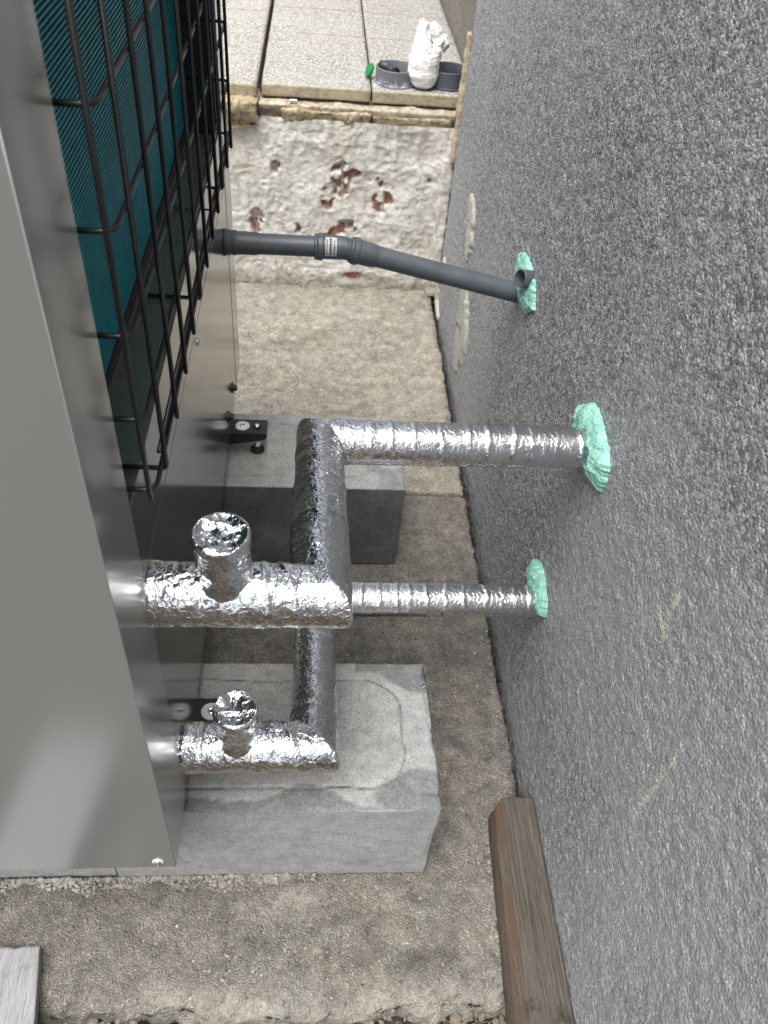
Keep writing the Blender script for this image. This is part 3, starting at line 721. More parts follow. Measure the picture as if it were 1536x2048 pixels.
# evaporator: teal fins
bx('coil_core', (XR-.030, XR-.0045, YS1+.004, 1.533, ZS+.002, ZTOP-.01), M_FINBACK)
V = []; F = []
zf = ZS+.018; pitch = .0053
while zf < ZTOP-.02:
    b0 = len(V)
    for (x, z) in ((XR-.006, zf), (XR, zf+.0006), (XR, zf+.0026), (XR-.006, zf+.0032)):
        V += [(x, YS1+.004, z), (x, 1.533, z)]
    F += [(b0, b0+1, b0+3, b0+2), (b0+2, b0+3, b0+5, b0+4), (b0+4, b0+5, b0+7, b0+6), (b0, b0+2, b0+4, b0+6), (b0+7, b0+5, b0+3, b0+1)]
    zf += pitch
o = mesh_obj('coil_fin', V, F, M_FIN, hp)
# wire grille
XG = -.1445; XH = XG-.0042; WR = .0026
for k in range(12):
    y = .558+.0828*k; zb = -.543 if k == 0 else -.579
    if k in (1, 5, 9):
        p = round_path([(XG, y, ZTOP), (XG, y, zb), (XU+.002 if k == 9 else XR+.012, y, zb+.002)], .006)
    else: p = [(XG, y, ZTOP), (XG, y, zb)]
    V, F = wire_tube(p, WR); mesh_obj('upright_wire', V, F, M_BLACKWIRE, hp, True)
z = -.571
for k in range(7):
    zz = (-.571, -.484, -.396, -.304, -.213, -.124, -.06)[k]
    p = round_path([(XR+.006, .600, zz), (XH, .600, zz), (XH, 1.512, zz), (XR+.01, 1.512, zz)], .012, 6)
    V, F = wire_tube(p, WR); mesh_obj('cross_wire', V, F, M_BLACKWIRE, hp, True)
V, F = wire_tube([(XH, .636, -.553), (XH, 1.47, -.553)], WR); mesh_obj('cross_wire', V, F, M_BLACKWIRE, hp, True)
# hooked clips
for (y, zc) in ((.965, -.579), (1.222, -.579)):
    p = round_path([(XR+.012, y+.006, ZS+.016), (XR+.010, y+.006, ZS+.005), (XU-.02, y+.006, ZS+.0045), (XG, y+.006, zc)], .004)
    V, F = wire_tube(p, .0018); mesh_obj('grille_clip', V, F, M_BLACKWIRE, hp, True)
# screws
def screw(p, axis, r, name='screw', mat=M_CHROME, washer=None, par=hp):
    s = lathe_obj(name, p, axis, [(0, r), (r*.25, r), (r*.5, r*.8), (r*.62, r*.45), (r*.5, r*.33), (r*.3, r*.3)], mat, par, 24)
    return s
def screw_at(p, axis, r):
    w = lathe_obj('washer', p, axis, [(0, r*1.5), (r*.2, r*1.5), (r*.25, r*1.3)], M_WASHER, hp, 28)
    return screw(tuple(np.array(p)+np.array(axis)*r*.2), axis, r)
screw_at((-.1955, YN-.0002, -1.160), (0, -1, 0), .0052)
screw((XU-.0004, 1.087, -.722), (1, 0, 0), .006)
screw((XU-.0004, .630, -.672), (1, 0, 0), .0025, mat=M_BLACK)
for (y, zc) in ((1.508, -1.118), (1.405, -1.118)):
    s = lathe_obj('panel_clip', (XU-.0004, y, zc), (1, 0, 0), [(0, .012), (.003, .012), (.004, .007), (.010, .007), (.011, .004)], M_BLACK, hp, 20)
# brackets (feet rails) with washers and levelling feet
def bracket(yc, xe, washers=True):
    w = .026; zt = ZB-.0015
    prof = [(XL+.05, zt), (xe, zt), (xe, zt-.014), (xe-.012, zt-.020), (XU-.01, zt-.034), (XL+.05, zt-.034)]
    bm = bmesh.new(); lo = [bm.verts.new((x, yc-w, z)) for x, z in prof]; hi = [bm.verts.new((x, yc+w, z)) for x, z in prof]; n = len(prof)
    for k in range(n): bm.faces.new((lo[k], lo[(k+1) % n], hi[(k+1) % n], hi[k]))
    bm.faces.new(lo); bm.faces.new(hi[::-1])
    bmesh.ops.bevel(bm, geom=list(bm.edges), offset=.0014, segments=2, affect='EDGES')
    b = bm_obj('bracket', bm, M_BRACKET, hp)
    lathe_obj('washer', (XU+.024, yc, zt+.0003), (0, 0, 1), [(0, .0155), (.002, .0155), (.0026, .0140), (.0026, .0035)], M_WASHER, b, 36)
    lathe_obj('bolt_head', (XU+.024, yc, zt+.0026), (0, 0, 1), [(0, .0052), (.0014, .0052), (.0022, .0040), (.0016, .0022)], M_CHROME, b, 20)
    lathe_obj('hex_socket', (XU+.024, yc, zt+.0043), (0, 0, 1), [(0, .0020), (.0005, .0020)], M_BLACK, b, 6)
    lathe_obj('grommet', (XU+.056, yc, zt+.0003), (0, 0, 1), [(0, .0098), (.002, .0096), (.003, .0076), (.0026, .0055)], M_RUBBER, b, 28)
    lathe_obj('stud_top', (XU+.056, yc, zt+.003), (0, 0, 1), [(0, .0052), (.0014, .0052), (.002, .0042)], M_CHROME, b, 20)
    lathe_obj('stud', (XU+.055, yc, ZT+.002), (0, 0, 1), [(0, .0105), (.004, .0105), (.006, .006), (.012, .0078), (.018, .0078), (.022, .0045), (.046, .0045)], M_CHROME, b, 28)
    lathe_obj('rubber_foot', (XU+.055, yc, ZT+.0005), (0, 0, 1), [(0, .0155), (.006, .0155), (.010, .012), (.0115, .008)], M_RUBBER, b, 32)
    cu = bpy.data.curves.new('mark', 'FONT'); cu.body = 'N'; cu.size = .0075; cu.extrude = .0001; cu.align_x = 'CENTER'; cu.align_y = 'CENTER'
    to = bpy.data.objects.new('mark', cu); C.objects.link(to); dg = bpy.context.evaluated_depsgraph_get(); dg.update()
    me = bpy.data.meshes.new_from_object(to.evaluated_get(dg)); bpy.data.objects.remove(to); me.materials.clear(); me.materials.append(M_TEXT)
    mo = bpy.data.objects.new('etched_mark', me); C.objects.link(mo); mo.parent = b; mo.rotation_euler = (0, 0, -.2)
    mo.location = Vector((xe-.008, yc-.003, zt+.0004))-parent_world(b)
bracket(1.450, XU+.078)
bracket(.726, XU+.078)

# ------------------------------------------------------------------ FOIL PIPES
def foil_path_mesh(path, radii, n=110, step=.0028, seed=0, crumple=(1., 1., 1.), rings=(), wob=.0):
    """mitred tube through path; radii per vertex; crumple per segment"""
    P = [np.array(p, float) for p in path]; segs = len(P)-1
    dirs = [(P[i+1]-P[i])/np.linalg.norm(P[i+1]-P[i]) for i in range(segs)]
    ups = np.array([0, 0, 1.]); V = []; segid = []; tt = []
    def ring_at(c, d, r, mitre=None, sgn=0):
        u = np.cross(ups, d); u /= np.linalg.norm(u); v = np.cross(d, u)
        a = np.linspace(0, 2*np.pi, n, endpoint=False)
        off = r*(np.cos(a)[:, None]*u+np.sin(a)[:, None]*v)
        return off
    allV = []; allR = []; sid = []; tv = []
    # keep one consistent angular start by using world-up for each segment; path is nearly horizontal so frames agree up to a turn about Z
    for s in range(segs):
        L = np.linalg.norm(P[s+1]-P[s]); m = max(2, int(L/step)); d = dirs[s]
        for k in range(m+1):
            if s > 0 and k == 0: continue
            f = k/m; r = radii[s]*(1-f)+radii[s+1]*f
            off = ring_at(None, d, r); c = P[s]+(P[s+1]-P[s])*f
            if True:
                # shear rings near the joints into the mitre planes
                shift = np.zeros(n)
                for (j, dist) in ((s, f*L), (s+1, (1-f)*L)):
                    if 0 < j < segs:
                        nrm = dirs[j-1]+dirs[j]; nrm /= np.linalg.norm(nrm)
                        full = -(off@nrm)/(d@nrm)
                        reach = np.abs(full).max()*1.6
                        w = max(0., 1-dist/reach)
                        shift = shift+full*w
                pos = c+off+shift[:, None]*d
            allV.append(pos); allR.append(off/np.linalg.norm(off, axis=1)[:, None]); sid.append(np.full(n, s)); tv.append(np.full(n, f*L))
    # seam: frames rotate with direction (u = up x d), so indices stay aligned round a horizontal turn
    V = np.concatenate(allV); R = np.concatenate(allR); S = np.concatenate(sid); T = np.concatenate(tv)
    cr = np.array(crumple)[S]; calm = .22+.95*sstep(-.2, .3, fbm(V, 17, 3, seed+77))
    q = V.copy(); q += .006*np.stack([fbm(V, 45, 2, seed+a) for a in (1, 2, 3)], 1)
    d = cr*calm*(.0024*(ridge(q, 62, 3, seed)-.55)+.0017*fbm(q, 26, 3, seed+5)+.0012*(ridge(q, 130, 2, seed+9)-.5))+(1-cr)*.0009*fbm(q, 18, 3, seed+4)
    for (s, pos, w, amp) in rings:
        jag = .006*fbm(V, 40, 3, seed+int(pos*991)); m = (S == s)
        x = (T+jag-pos)/w
        d += m*amp*np.where(x < 0, np.exp(-(x*2.5)**2), np.exp(-(x/2.6)**2))*(.4+.9*np.clip(.5+fbm(V, 55, 2, seed+3+int(pos*77)), 0, 1))
    V = V+R*d[:, None]
    nr = len(V)//n; ids = np.arange(nr*n).reshape(nr, n); nx = np.roll(ids, -1, axis=1)
    F = np.stack([ids[:-1], ids[1:], nx[1:], nx[:-1]], -1).reshape(-1, 4)
    return V, F, S, (nr, n)
def split_foil(name, V, F, S, segs, mat, par):
    m = np.isin(S[F[:, 0]], segs) & np.isin(S[F[:, 2]], list(segs)+[max(segs)+1, min(segs)-1])
    f = F[m]; u, inv = np.unique(f, return_inverse=True)
    return mesh_obj(name, V[u], inv.reshape(-1, 4), mat, par, True)
def foil_cap(p_axis, top_z, r, par, seed):
    """upright foil-wrapped valve stub with a folded lid"""
    n = 100; rows = []; x, y, z0 = p_axis
    H = top_z-z0; V = []
    m = int(H/.0028)
    prof = [(z0+H*k/m, r*(1+.02*math.sin(k*.5))*(.93+.07*k/m)) for k in range(m+1)]
    prof += [(top_z+.0005, r*.985), (top_z+.001, r*.95)]
    rr = np.linspace(.9, .03, 26); prof += [(top_z+.001-.004*(1-(k)**2), r*k) for k in rr]
    for (z, rad) in prof:
        a = np.linspace(0, 2*np.pi, n, endpoint=False); V.append(np.stack([x+rad*np.cos(a), y+rad*np.sin(a), np.full(n, z)], 1))
    V = np.concatenate(V); lid = np.repeat(np.arange(len(prof)) > m+1, n)
    q = V+.008*np.stack([fbm(V, 55, 2, seed+a) for a in (1, 2, 3)], 1)
    R = V-np.array([x, y, 0]); R[:, 2] = 0; R /= np.linalg.norm(R, axis=1)[:, None]
    d = .0021*(ridge(q, 60, 3, seed)-.5)+.0014*fbm(q, 25, 2, seed+4)
    V = V+R*(d*~lid)[:, None]
    V[:, 2] += lid*(.0085*(ridge(q*np.array([1., 1.7, 1]), 30, 2, seed+8)-.5)+.0022*fbm(q, 50, 2, seed+9))
    nr = len(V)//n; ids = np.arange(nr*n).reshape(nr, n); nx = np.roll(ids, -1, axis=1)
    F = np.stack([ids[:-1], ids[1:], nx[1:], nx[:-1]], -1).reshape(-1, 4)
    return mesh_obj('valve_cap', V, F, M_FOIL, par, True)
def foil_pipe(name, y0, z0, y1, z1, yw, zw, r0, r1, label, seed, capz, capx):
    root = empty(name, (.0, y0, z0), label, 'insulated pipe', 'foil wrapped pipes')
    path = [(XU-.004, y0, z0), (.0155, y0, z0), (.0155, y1, z1), (XW+.004, yw, zw)]
    rings = [(0, .004, .003, .0012), (0, .03, .0014, -.0014), (0, .062, .0014, -.0016), (0, .128, .0016, .0018), (0, .152, .0014, .0016)]
    x = .035
    random.seed(seed)
    while x < .40: rings.append((2, x, .0013, random.uniform(.0009, .0020))); x += random.uniform(.018, .042)
    for xx in (.05, .12, .21, .30): rings.append((1, xx, .0016, .0016))
    V, F, S, _ = foil_path_mesh(path, [r0, r0, (r0+r1)/2, r1], seed=seed, crumple=(1., .95, .13), rings=rings)
    o = mesh_obj('foil_sleeve', V, F, M_FOIL, root, True)
    o.data.materials.append(M_FOILS)
    fs = S[F[:, 0]]
    cx = V[F[:, 0], 0]
    idx = np.where((fs == 2) & (cx > .055+.012*np.sin(F[:, 0]*.37)), 1, 0).astype(np.int32)
    # two sleeves: the crumpled bends and the smoother straight run to the wall
    me = o.data; me.polygons.foreach_set('material_index', idx)
    foil_cap((capx, y0, z0+r0*.35), capz, .0305, root, seed+50)
    lathe_obj('end_collar', (XU+.0004, y0, z0), (1, 0, 0), [(0, r0*1.0), (.0015, r0*1.0), (.002, r0*.98)], M_BLACK, root, 60)
    return root
foil_pipe('insulated_pipe', .604, -.736, .948, -.795, .948, -.795, .0365, .0315, 'upper foil wrapped pipe bending round to the higher green foam patch on the wall', 301, -.636, -.0905)
foil_pipe('insulated_pipe', .622, -1.106, .957, -1.175, .957, -1.175, .0365, .0295, 'lower foil wrapped pipe running just above the near concrete block', 402, -1.004, -.0935)

# ------------------------------------------------------------------ foam patches
def foam(yc, zc, ry, rz, th, inner, seed, label, notch=0):
    nr, na = 46, 150; rr = np.linspace(0, 1, nr); aa = np.linspace(0, 2*np.pi, na, endpoint=False)
    Rg, Ag = np.meshgrid(rr, aa, indexing='ij'); 
    circ = np.stack([np.cos(Ag.ravel())*1.3, np.sin(Ag.ravel())*1.3, np.full(Ag.size, seed*1.7)], 1)
    edge = 1+.22*fbm(circ, 1.6, 4, seed)+.07*fbm(circ, 7, 2, seed+2)+.05*fbm(circ, 18, 2, seed+3)
    y = yc+ry*edge*Rg.ravel()*np.cos(Ag.ravel()); z = zc+rz*edge*Rg.ravel()*np.sin(Ag.ravel())
    P = np.stack([np.full(y.size, XW), y, z], 1); r = Rg.ravel()
    h = th*np.clip(1-r**6, 0, 1)**.5*(1.35-.6*r)*(1+.7*fbm(P, 38, 3, seed+5)+.22*np.clip(.7-worley(P, 75, seed)[0], 0, 1)+.16*fbm(P, 150, 2, seed+7))
    h = np.where(r > .985, -.004, h)+.0035
    P[:, 0] = XW-h
    P[:, 0] -= .0*r
    F = []
    ids = np.arange(nr*na).reshape(nr, na); nx = np.roll(ids, -1, axis=1)
    F = np.stack([ids[:-1], nx[:-1], nx[1:], ids[1:]], -1).reshape(-1, 4)
    o = mesh_obj('foam_seal', P, F, M_FOAM, None, True); return tag(o, label, 'foam patch', 'mint green foam patches round the pipes')
foam(.950, -.785, .084, .046, .015, .03, 501, 'largest mint green foam patch, round the upper foil pipe at the wall')
foam(.975, -1.160, .063, .040, .013, .03, 512, 'mint green foam patch round the lower foil pipe, nearest the paving')
foam(1.498, -.826, .090, .048, .009, .02, 523, 'thin mint green foam patch round the grey drain pipe at the wall')

# ------------------------------------------------------------------ grey drain pipe
dp = empty('drain_pipe', (-.1, 1.53, -.785), 'grey plastic drain pipe with a slight bend and a small printed label', 'drain pipe')
yd, zd = 1.53, -.785
lathe_obj('socket', (XU+.0004, yd, zd), (1, 0, 0), [(0, .0235), (.004, .0243), (.010, .0243), (.012, .0228), (.014, .0228), (.016, .0238), (.022, .0238), (.024, .0222), (.060, .0220), (.068, .0203)], M_PVC, dp, 48)
lathe_obj('flange', (XU+.0002, yd, zd), (1, 0, 0), [(0, .0265), (.002, .0265), (.0025, .024)], M_PVC_DARK, dp, 48)
lathe_obj('straight_pipe', (XU+.065, yd, zd), (1, 0, 0), [(0, .0200), (.125, .0200)], M_PVC, dp, 48)
el = lathe_obj('elbow_socket', (.002, yd, zd), (1, 0, 0), [(0, .0225), (.001, .0245), (.004, .0252), (.006, .0245), (.008, .0262), (.016, .0262), (.018, .0232), (.050, .0228), (.058, .0222)], M_PVC, dp, 48)
a2 = np.array((.432-.064, 0, -.868+.786)); a2 /= np.linalg.norm(a2)
bend = wire_tube([(.055, yd, zd), (.062, yd, zd-.0005), (.069, yd, zd-.002), (.078, yd, zd-.0042)], .0218, 48); mesh_obj('elbow_bend', bend[0], bend[1], M_PVC, dp, True)
c0 = np.array((.072, yd, zd-.0028))
lathe_obj('bell_end', c0, a2, [(0, .0215), (.001, .0250), (.0035, .0255), (.005, .0245), (.007, .0268), (.0165, .0268), (.018, .0240), (.046, .0236), (.056, .0212)], M_PVC, dp, 48)
lathe_obj('sloping_pipe', c0+a2*.05, a2, [(0, .0205), (.33, .0205)], M_PVC, dp, 48)
# label wrapped round the elbow socket, facing the open side of the passage
LR = .0234; V = []; F = []; n = 12
def lab_pt(x, a, r): return (x, yd-r*math.cos(a), zd+r*math.sin(a))
for k in range(n+1):
    a = math.radians(-18+ (98)*k/n); V += [lab_pt(.0235, a, LR), lab_pt(.0455, a, LR-.0002)]
F = [(2*k, 2*k+1, 2*k+3, 2*k+2) for k in range(n)]
lb = mesh_obj('printed_label', V, F, M_LABEL, dp, True)
V = []; F = []
random.seed(5)
for col, (xa, xb) in enumerate(((.0255, .0278), (.0315, .0355), (.0365, .0372), (.0400, .0428))):
    a = -12.0
    while a < 60:
        w = random.uniform(3, 9) if col != 1 else random.uniform(5, 12)
        b0 = len(V)
        for aa in (a, a+w):
            for xx in (xa, xb): V.append(lab_pt(xx, math.radians(aa), LR+.0003))
        F.append((b0, b0+1, b0+3, b0+2)); a += w+random.uniform(1.5, 4)
mesh_obj('print_lines', V, F, M_INK, lb)
# open stub above it
st = empty('pipe_stub', (.42, 1.475, -.82), 'short open grey pipe end poking from the foam above the drain pipe', 'pipe stub')
sd = np.array((-1., -.40, .28)); sd /= np.linalg.norm(sd)
lathe_obj('stub_tube', np.array((.434, 1.466, -.800)), sd, [(0, .0175), (.034, .0175), (.0345, .0170), (.0345, .0156), (.032, .0152), (.0, .0152)], M_PVC, st, 40, cap=False)
lathe_obj('stub_depth', np.array((.434, 1.466, -.800)), sd, [(0.002, .0150), (.004, .0150)], M_BLACK, st, 40)

# ------------------------------------------------------------------ timber
def beam_disp(seed, red=False):
    def f(P, N): return P+N*(.0016*fbm(P*np.array([1, .09, 1]), 90, 3, seed)+.0010*fbm(P*np.array([1, .2, 1]), 30, 2, seed+1)+.0012*fbm(P, 25, 2, seed+2))[:, None]
    return f
bmr = empty('wooden_beam', (.385, .45, G), 'weathered reddish brown wooden beam lying against the foot of the dark wall', 'wooden beam')
def bd(P, N):
    Q = beam_disp(601)(P, N); k = np.clip((P[:, 1]-.66)/.04, 0, 1)
    Q[:, 0] -= (.705-P[:, 1])*.05*(.429-P[:, 0])/.08
    Q[:, 1] -= np.clip((.372-P[:, 0])/.022, 0, 1)*k*.020                           # clipped corner at the far end
    Q[:, 0] += np.clip((P[:, 2]-(G+.03))/.03, 0, 1)*np.clip((.372-P[:, 0])/.02, 0, 1)*.006
    return Q
V, F, P0 = rough_box(.350, .4290, .15, .705, G+.003, G+.055, .0026, bd, .004)
red = np.clip(sstep(.376, .366, P0[:, 0]+.006*fbm(P0*np.array([1, .15, 1]), 30, 3, 611))*.95+sstep(.418, .426, P0[:, 0])*.6*(P0[:, 1] > .58), 0, 1)
o = mesh_obj('beam_body', V, F, M_BEAM, bmr, True, {'red': red})
plank = empty('wooden_plank', (-.46, .4, G), 'pale grey weathered wooden plank end lying on the slab at lower left', 'wooden plank')
V, F, P0 = rough_box(-.56, -.4165, .10, .478, G+.004, G+.026, .004, lambda P, N: (lambda Q: np.stack([Q[:, 0]-(Q[:, 1]-.478)*.16, Q[:, 1]+.03*(Q[:, 0]+.42)+(P[:, 1] > .47)*.003*fbm(P, 120, 2, 3), Q[:, 2]], 1))(beam_disp(621)(P, N)*1.0), .004)
mesh_obj('plank_body', V, F, M_PLANK, plank, True)

# ------------------------------------------------------------------ things on the terrace
ZA = -.850
def ring_cap(x, y, r, h, mat, label, dust=False, name='round_pipe_cap'):  # round PVC pipe cap standing open side up
    root = empty(name, (x, y, ZA), label, 'pipe cap', 'round grey plastic pipe caps on the terrace')
    prof = [(0.0012, r*.2), (.0012, r*1.03), (.005, r*1.03), (.006, r), (h-.002, r), (h, r-.0012), (h, r-.0035), (h-.002, r-.0042), (.006, r-.0042), (.005, r*.2)]
    V, F = lathe((x, y, ZA), (0, 0, 1), prof, 64)
    o = mesh_obj('cap_shell', V, F, mat, root, True, {'dust': [max(0, .42-(v[2]-ZA)/h*.6) if v[1] < y+.02 else .05 for v in V]})
    bm = bmesh.new(); bm.from_mesh(o.data)
    for e in bm.edges:
        if len(e.link_faces) == 2 and e.calc_face_angle(0) > .5: e.smooth = False
    bm.to_mesh(o.data); bm.free()
    return root
ring_cap(.240, 2.737, .0605, .046, M_PVC_DUSTY, 'dusty light grey round plastic pipe cap holding a dark elbow, left of the white roll')
ring_cap(.405, 2.745, .0590, .050, M_PVC, 'clean dark grey round plastic pipe cap between the white roll and the wall')
pe = empty('pipe_elbow', (.215, 2.745, ZA+.02), 'small dark plastic elbow lying inside the dusty grey pipe cap', 'pipe elbow')
p = round_path([(.192, 2.765, ZA+.040), (.222, 2.755, ZA+.036), (.234, 2.715, ZA+.034)], .016, 8)
V, F = wire_tube(p, .0125, 24); mesh_obj('elbow_tube', V, F, M_PVC_DARK, pe, True)
lathe_obj('elbow_mouth', (.2335, 2.728, ZA+.0345), (.27, -.96, -.03), [(0, .0150), (.014, .0150), (.0145, .0125), (.006, .0120)], M_PVC_DARK, pe, 32)
gc = empty('green_cap', (.165, 2.77, ZA), 'green plastic cap leaning on the left of the dusty grey pipe cap', 'plastic cap')
lathe_obj('cap_disc', (.166, 2.762, ZA+.021), (-.88, -.25, .42), [(0, .019), (.004, .021), (.009, .020), (.010, .017)], M_GREEN, gc, 32)
# white roll
WRX = -.010
wr = empty('white_roll', (.330, 2.70, ZA), 'white fluffy rolled fleece bundle standing between the two round grey pipe caps', 'fleece roll')
n = 90; zs_ = np.linspace(0, 1, 90); V = []
for k in zs_:
    h = k*.146; rad = np.interp(k, [0, .06, .25, .55, .8, 1], [.022, .036, .047, .048, .043, .034])
    a = np.linspace(0, 2*np.pi, n, endpoint=False)
    cx = .323-.020*sstep(.0, 1., np.array([k]))[0]*0+.010*k-.022*k*(1-k); V.append(np.stack([cx+rad*np.cos(a)*1.0, 2.700+.018*k+rad*np.sin(a)*.9, np.full(n, ZA+.003+h)], 1))
for k in np.linspace(.95, .12, 20):                     # the ragged mouth dips inside
    a = np.linspace(0, 2*np.pi, n, endpoint=False); V.append(np.stack([.340+.036*k*np.cos(a), 2.718+.032*k*np.sin(a), np.full(n, ZA+.149-.03*(1-k))], 1))
V = np.concatenate(V); tp = np.clip((V[:, 2]-(ZA+.07))/.09, 0, 1); Rv = V-np.array([.335, 2.708, 0]); Rv[:, 2] = 0; Rv /= np.linalg.norm(Rv, axis=1)[:, None]+1e-9
inner = np.repeat(np.arange(110) >= 90, n)
dd = (.0035*fbm(V, 30, 3, 701)+.0022*fbm(V, 120, 3, 702))*(~inner)+tp*(.010*fbm(V*np.array([1, 1, .6]), 34, 4, 703)+.006*fbm(V, 90, 2, 704))
dd += .0012*np.exp(-((V[:, 2]-(ZA+.098)-.25*(V[:, 0]-.33))/.0028)**2)*(~inner)
V = V+Rv*dd[:, None]
ang = np.arctan2(V[:, 1]-2.71, V[:, 0]-.335)
V[:, 2] += tp**2*(.036*np.cos(ang-2.3)+.020*fbm(V*np.array([1, 1, 0])+5, 40, 3, 705))
nr = len(V)//n; ids = np.arange(nr*n).reshape(nr, n); nx = np.roll(ids, -1, axis=1)
F = np.stack([ids[:-1], nx[:-1], nx[1:], ids[1:]], -1).reshape(-1, 4)
mesh_obj('fleece', V, F, M_CLOTH, wr, True, {'dirt': np.clip(1-(V[:, 2]-ZA)/.012, 0, .8)})
# second fluffy fold at the back of the top
def blob(cx, cy, cz, rx, ry, rz, seed, amp, n=48):
    a = np.linspace(0, 2*np.pi, n, endpoint=False); b = np.linspace(.02, np.pi-.02, n//2)
    A, B = np.meshgrid(a, b, indexing='ij'); D = np.stack([np.cos(A)*np.sin(B), np.sin(A)*np.sin(B), np.cos(B)], -1).reshape(-1, 3)
    Pp = D*np.array([rx, ry, rz])+np.array([cx, cy, cz]); Pp = Pp+D*(amp*fbm(Pp, 45, 3, seed)+amp*.5*fbm(Pp, 140, 2, seed+1))[:, None]
    ids = np.arange(n*(n//2)).reshape(n, n//2); nx = np.roll(ids, -1, axis=0)
    F = np.stack([ids[:, :-1], ids[:, 1:], nx[:, 1:], nx[:, :-1]], -1).reshape(-1, 4); return Pp, F
for (a, s) in (((.372, 2.735, ZA+.118, .018, .018, .018), 1), ((.345, 2.742, ZA+.142, .026, .018, .022), 2), ((.318, 2.725, ZA+.150, .015, .013, .024), 3)):
    Pp, F = blob(*a, 710+s, .010); mesh_obj('fleece_fold', Pp, F, M_CLOTH, wr, True, {'dirt': Pp[:, 0]*0})
sl = empty('metal_sleeve', (-.07, 2.625, -.895), 'small silver metal sleeve lying on the stone ledge of the step', 'metal sleeve')
lathe_obj('sleeve_tube', (-.079, 2.624, -.886), (1, .12, 0), [(0, .0062), (.021, .0062), (.0212, .0045), (.012, .0045)], M_CHROME, sl, 28)

# ------------------------------------------------------------------ loose stuff: crumbs, grit, rubble, straw
_ico = bmesh.new(); bmesh.ops.create_icosphere(_ico, subdivisions=1, radius=1.0); IV = np.array([v.co[:] for v in _ico.verts]); IF = np.array([[v.index for v in f.verts] for f in _ico.faces]); _ico.free()
def scatter(name, pts, rad, mat, label, cat, flat=.7, smooth=False):
    N_ = len(pts); V = np.zeros((N_, len(IV), 3)); rs = np.random.RandomState(len(pts))
    for i in range(N_):
        s = rad[i]*np.array([rs.uniform(.7, 1.3), rs.uniform(.7, 1.3), flat*rs.uniform(.7, 1.2)])
        v = IV*(1+rs.uniform(-.22, .22, (len(IV), 1)))*s; a = rs.uniform(0, 6.3); c, sn = math.cos(a), math.sin(a)
        V[i] = np.stack([v[:, 0]*c-v[:, 1]*sn, v[:, 0]*sn+v[:, 1]*c, v[:, 2]], 1)+pts[i]
    F = (IF[None]+(np.arange(N_)*len(IV))[:, None, None]).reshape(-1, 3)
    o = mesh_obj(name, V.reshape(-1, 3), F, mat, None, smooth); tag(o, label, cat, None, 'stuff'); return o
rs = np.random.RandomState(3)
pts = []; rad = []
for i in range(3400):
    x = rs.uniform(-.60, .03); k = rs.uniform(0, 1)**1.5; dens = 1 if x < -.02 else .35
    if rs.uniform() > dens: continue
    wd = .015+.007*math.sin(x*31)+.005*math.sin(x*83)
    pts.append((x, .590-k*wd, G+.001+(1-k)*.009+rs.uniform(-.002, .002))); rad.append(rs.uniform(.0008, .0022) if rs.uniform() < .85 else rs.uniform(.002, .0048))
scatter('mortar_crumbs', np.array(pts), rad, M_MORTAR, 'strip of crumbly pale mortar along the foot of the near concrete block', 'mortar crumbs')
pts = []; rad = []
for i in range(650):
    x = rs.uniform(-.5, .41); y = rs.uniform(.40, 1.57)
    if .60 < y < .86 and x < .22: continue
    pts.append((x, y, G+.0015)); rad.append(rs.uniform(.0003, .0010) if rs.uniform() < .96 else rs.uniform(.0015, .0030))
for i in range(160):
    pts.append((rs.normal(-.01, .05), .545+rs.normal(0, .02), G+.001)); rad.append(rs.uniform(.0005, .0018))
M_PEB = (lambda b: b.fin(b.ramp(b.noise(90, 2, .5), [(.32, (.07, .06, .05)), (.45, (.20, .165, .13)), (.55, (.30, .28, .25)), (.68, (.48, .46, .42))]), .7, 0, b.bump(b.noise(700, 3), .0006), .4))(NB('mixed_pebbles'))
_pp = []; _pr = []
for i in range(2600):
    x = rs.uniform(-.5, .405); y = rs.uniform(.395, 1.3) if rs.uniform() < .75 else rs.uniform(.395, .58)
    if .585 < y < .875 and x < .225: continue
    _pp.append((x, y, G-.0002)); _pr.append(rs.uniform(.0009, .0024) if rs.uniform() < .93 else rs.uniform(.0024, .0046))
scatter('embedded_pebbles', np.array(_pp), _pr, M_PEB, 'small worn stones set in the surface of the brown slab', 'pebbles', .55, True)
scatter('loose_grit', np.array(pts), rad, M_MORTAR, 'loose pale grit and tiny stones scattered on the brown slab', 'grit')
pts = []; rad = []
for i in range(900):
    x = rs.uniform(-.45, .43); y = rs.uniform(.25, .40); pts.append((x, y, -1.565+rs.uniform(0, .012))); rad.append(rs.uniform(.002, .008)*(1 if rs.uniform() < .8 else 1.7))
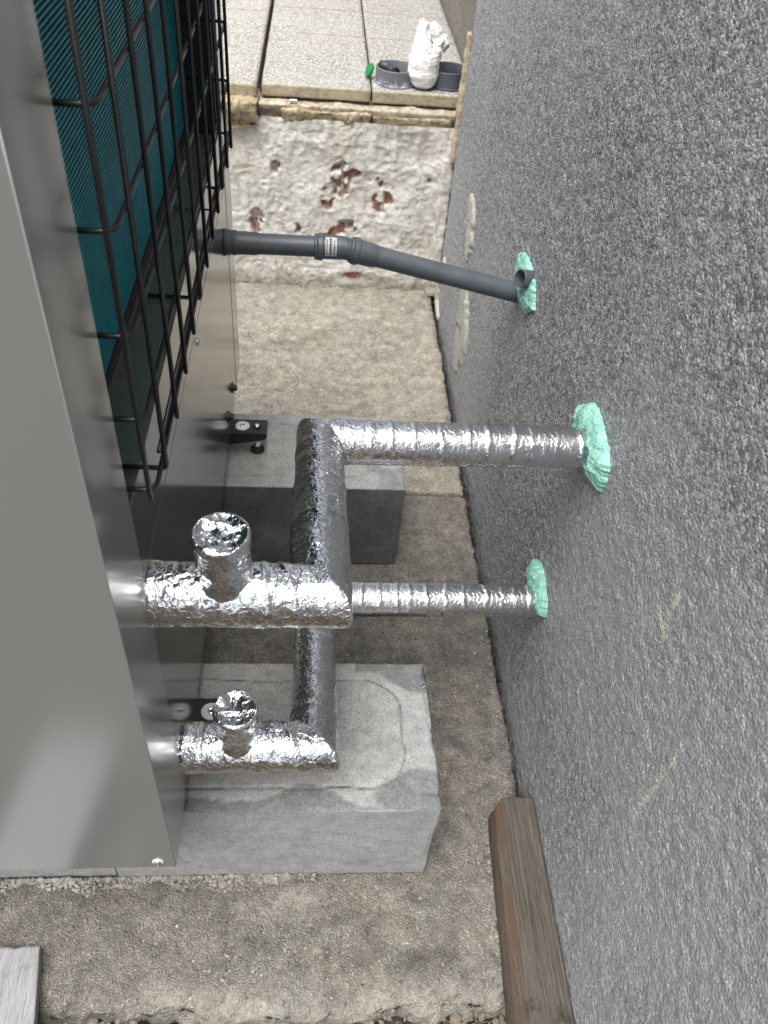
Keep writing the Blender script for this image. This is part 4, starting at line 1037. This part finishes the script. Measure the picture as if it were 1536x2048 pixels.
scatter('rubble', np.array(pts), rad, M_OLDWALL, 'small rubble and earth in front of the ragged slab edge', 'rubble')
pts = []; rad = []
for i in range(500):
    y = rs.uniform(.7, 2.6); pts.append((.421+rs.normal(0, .004), y, -1.535+rs.uniform(0, .02))); rad.append(rs.uniform(.0015, .005))
_jp = []; _jr = []
for i in range(420):
    _jp.append((.412-abs(rs.normal(0, .010)), rs.uniform(.72, 2.55), G+.001)); _jr.append(rs.uniform(.0006, .0026))
for i in range(240):
    _jp.append((.345-abs(rs.normal(0, .008)), rs.uniform(.42, .70), G+.001)); _jr.append(rs.uniform(.0006, .0024))
for i in range(260):
    _jp.append((rs.uniform(-.1, .40), 2.648-abs(rs.normal(0, .015)), G+.001)); _jr.append(rs.uniform(.001, .005))
scatter('edge_debris', np.array(_jp), _jr, M_PEB, 'grit and plaster bits gathered along the foot of the walls and beam', 'debris')
scatter('joint_grit', np.array(pts), rad, M_SOIL, 'dark grit lying in the joint between the slabs and the dark wall', 'grit')
V = []; F = []
for i in range(170):
    x = rs.uniform(.22, .345) if rs.uniform() < .8 else rs.uniform(-.2, .2); y = rs.uniform(.30, .385); a = rs.uniform(0, 6.3); L = rs.uniform(.008, .03); z = -1.553+rs.uniform(0, .012)
    p0 = np.array((x, y, z)); p1 = p0+np.array((math.cos(a)*L/2, math.sin(a)*L/2, rs.uniform(0, .006))); p2 = p0+np.array((math.cos(a+.3)*L, math.sin(a+.3)*L, rs.uniform(-.002, .006)))
    v, f = wire_tube([p0, p1, p2], .0004, 4); b0 = len(V); V += v; F += [tuple(q+b0 for q in ff) for ff in f]
tag(mesh_obj('straw', V, F, simple('dry_straw', (.30, .24, .15), .7), None), 'thin dry straw bits on the rubble at the bottom', 'straw', None, 'stuff')
mc = lathe_obj('metal_clip', (.2065, .815, ZT+.003), (.8, .5, .3), [(0, .0035), (.006, .0042), (.008, .002)], M_CHROME, None, 10); tag(mc, 'tiny silver metal scrap on the right end of the near concrete block', 'metal scrap')
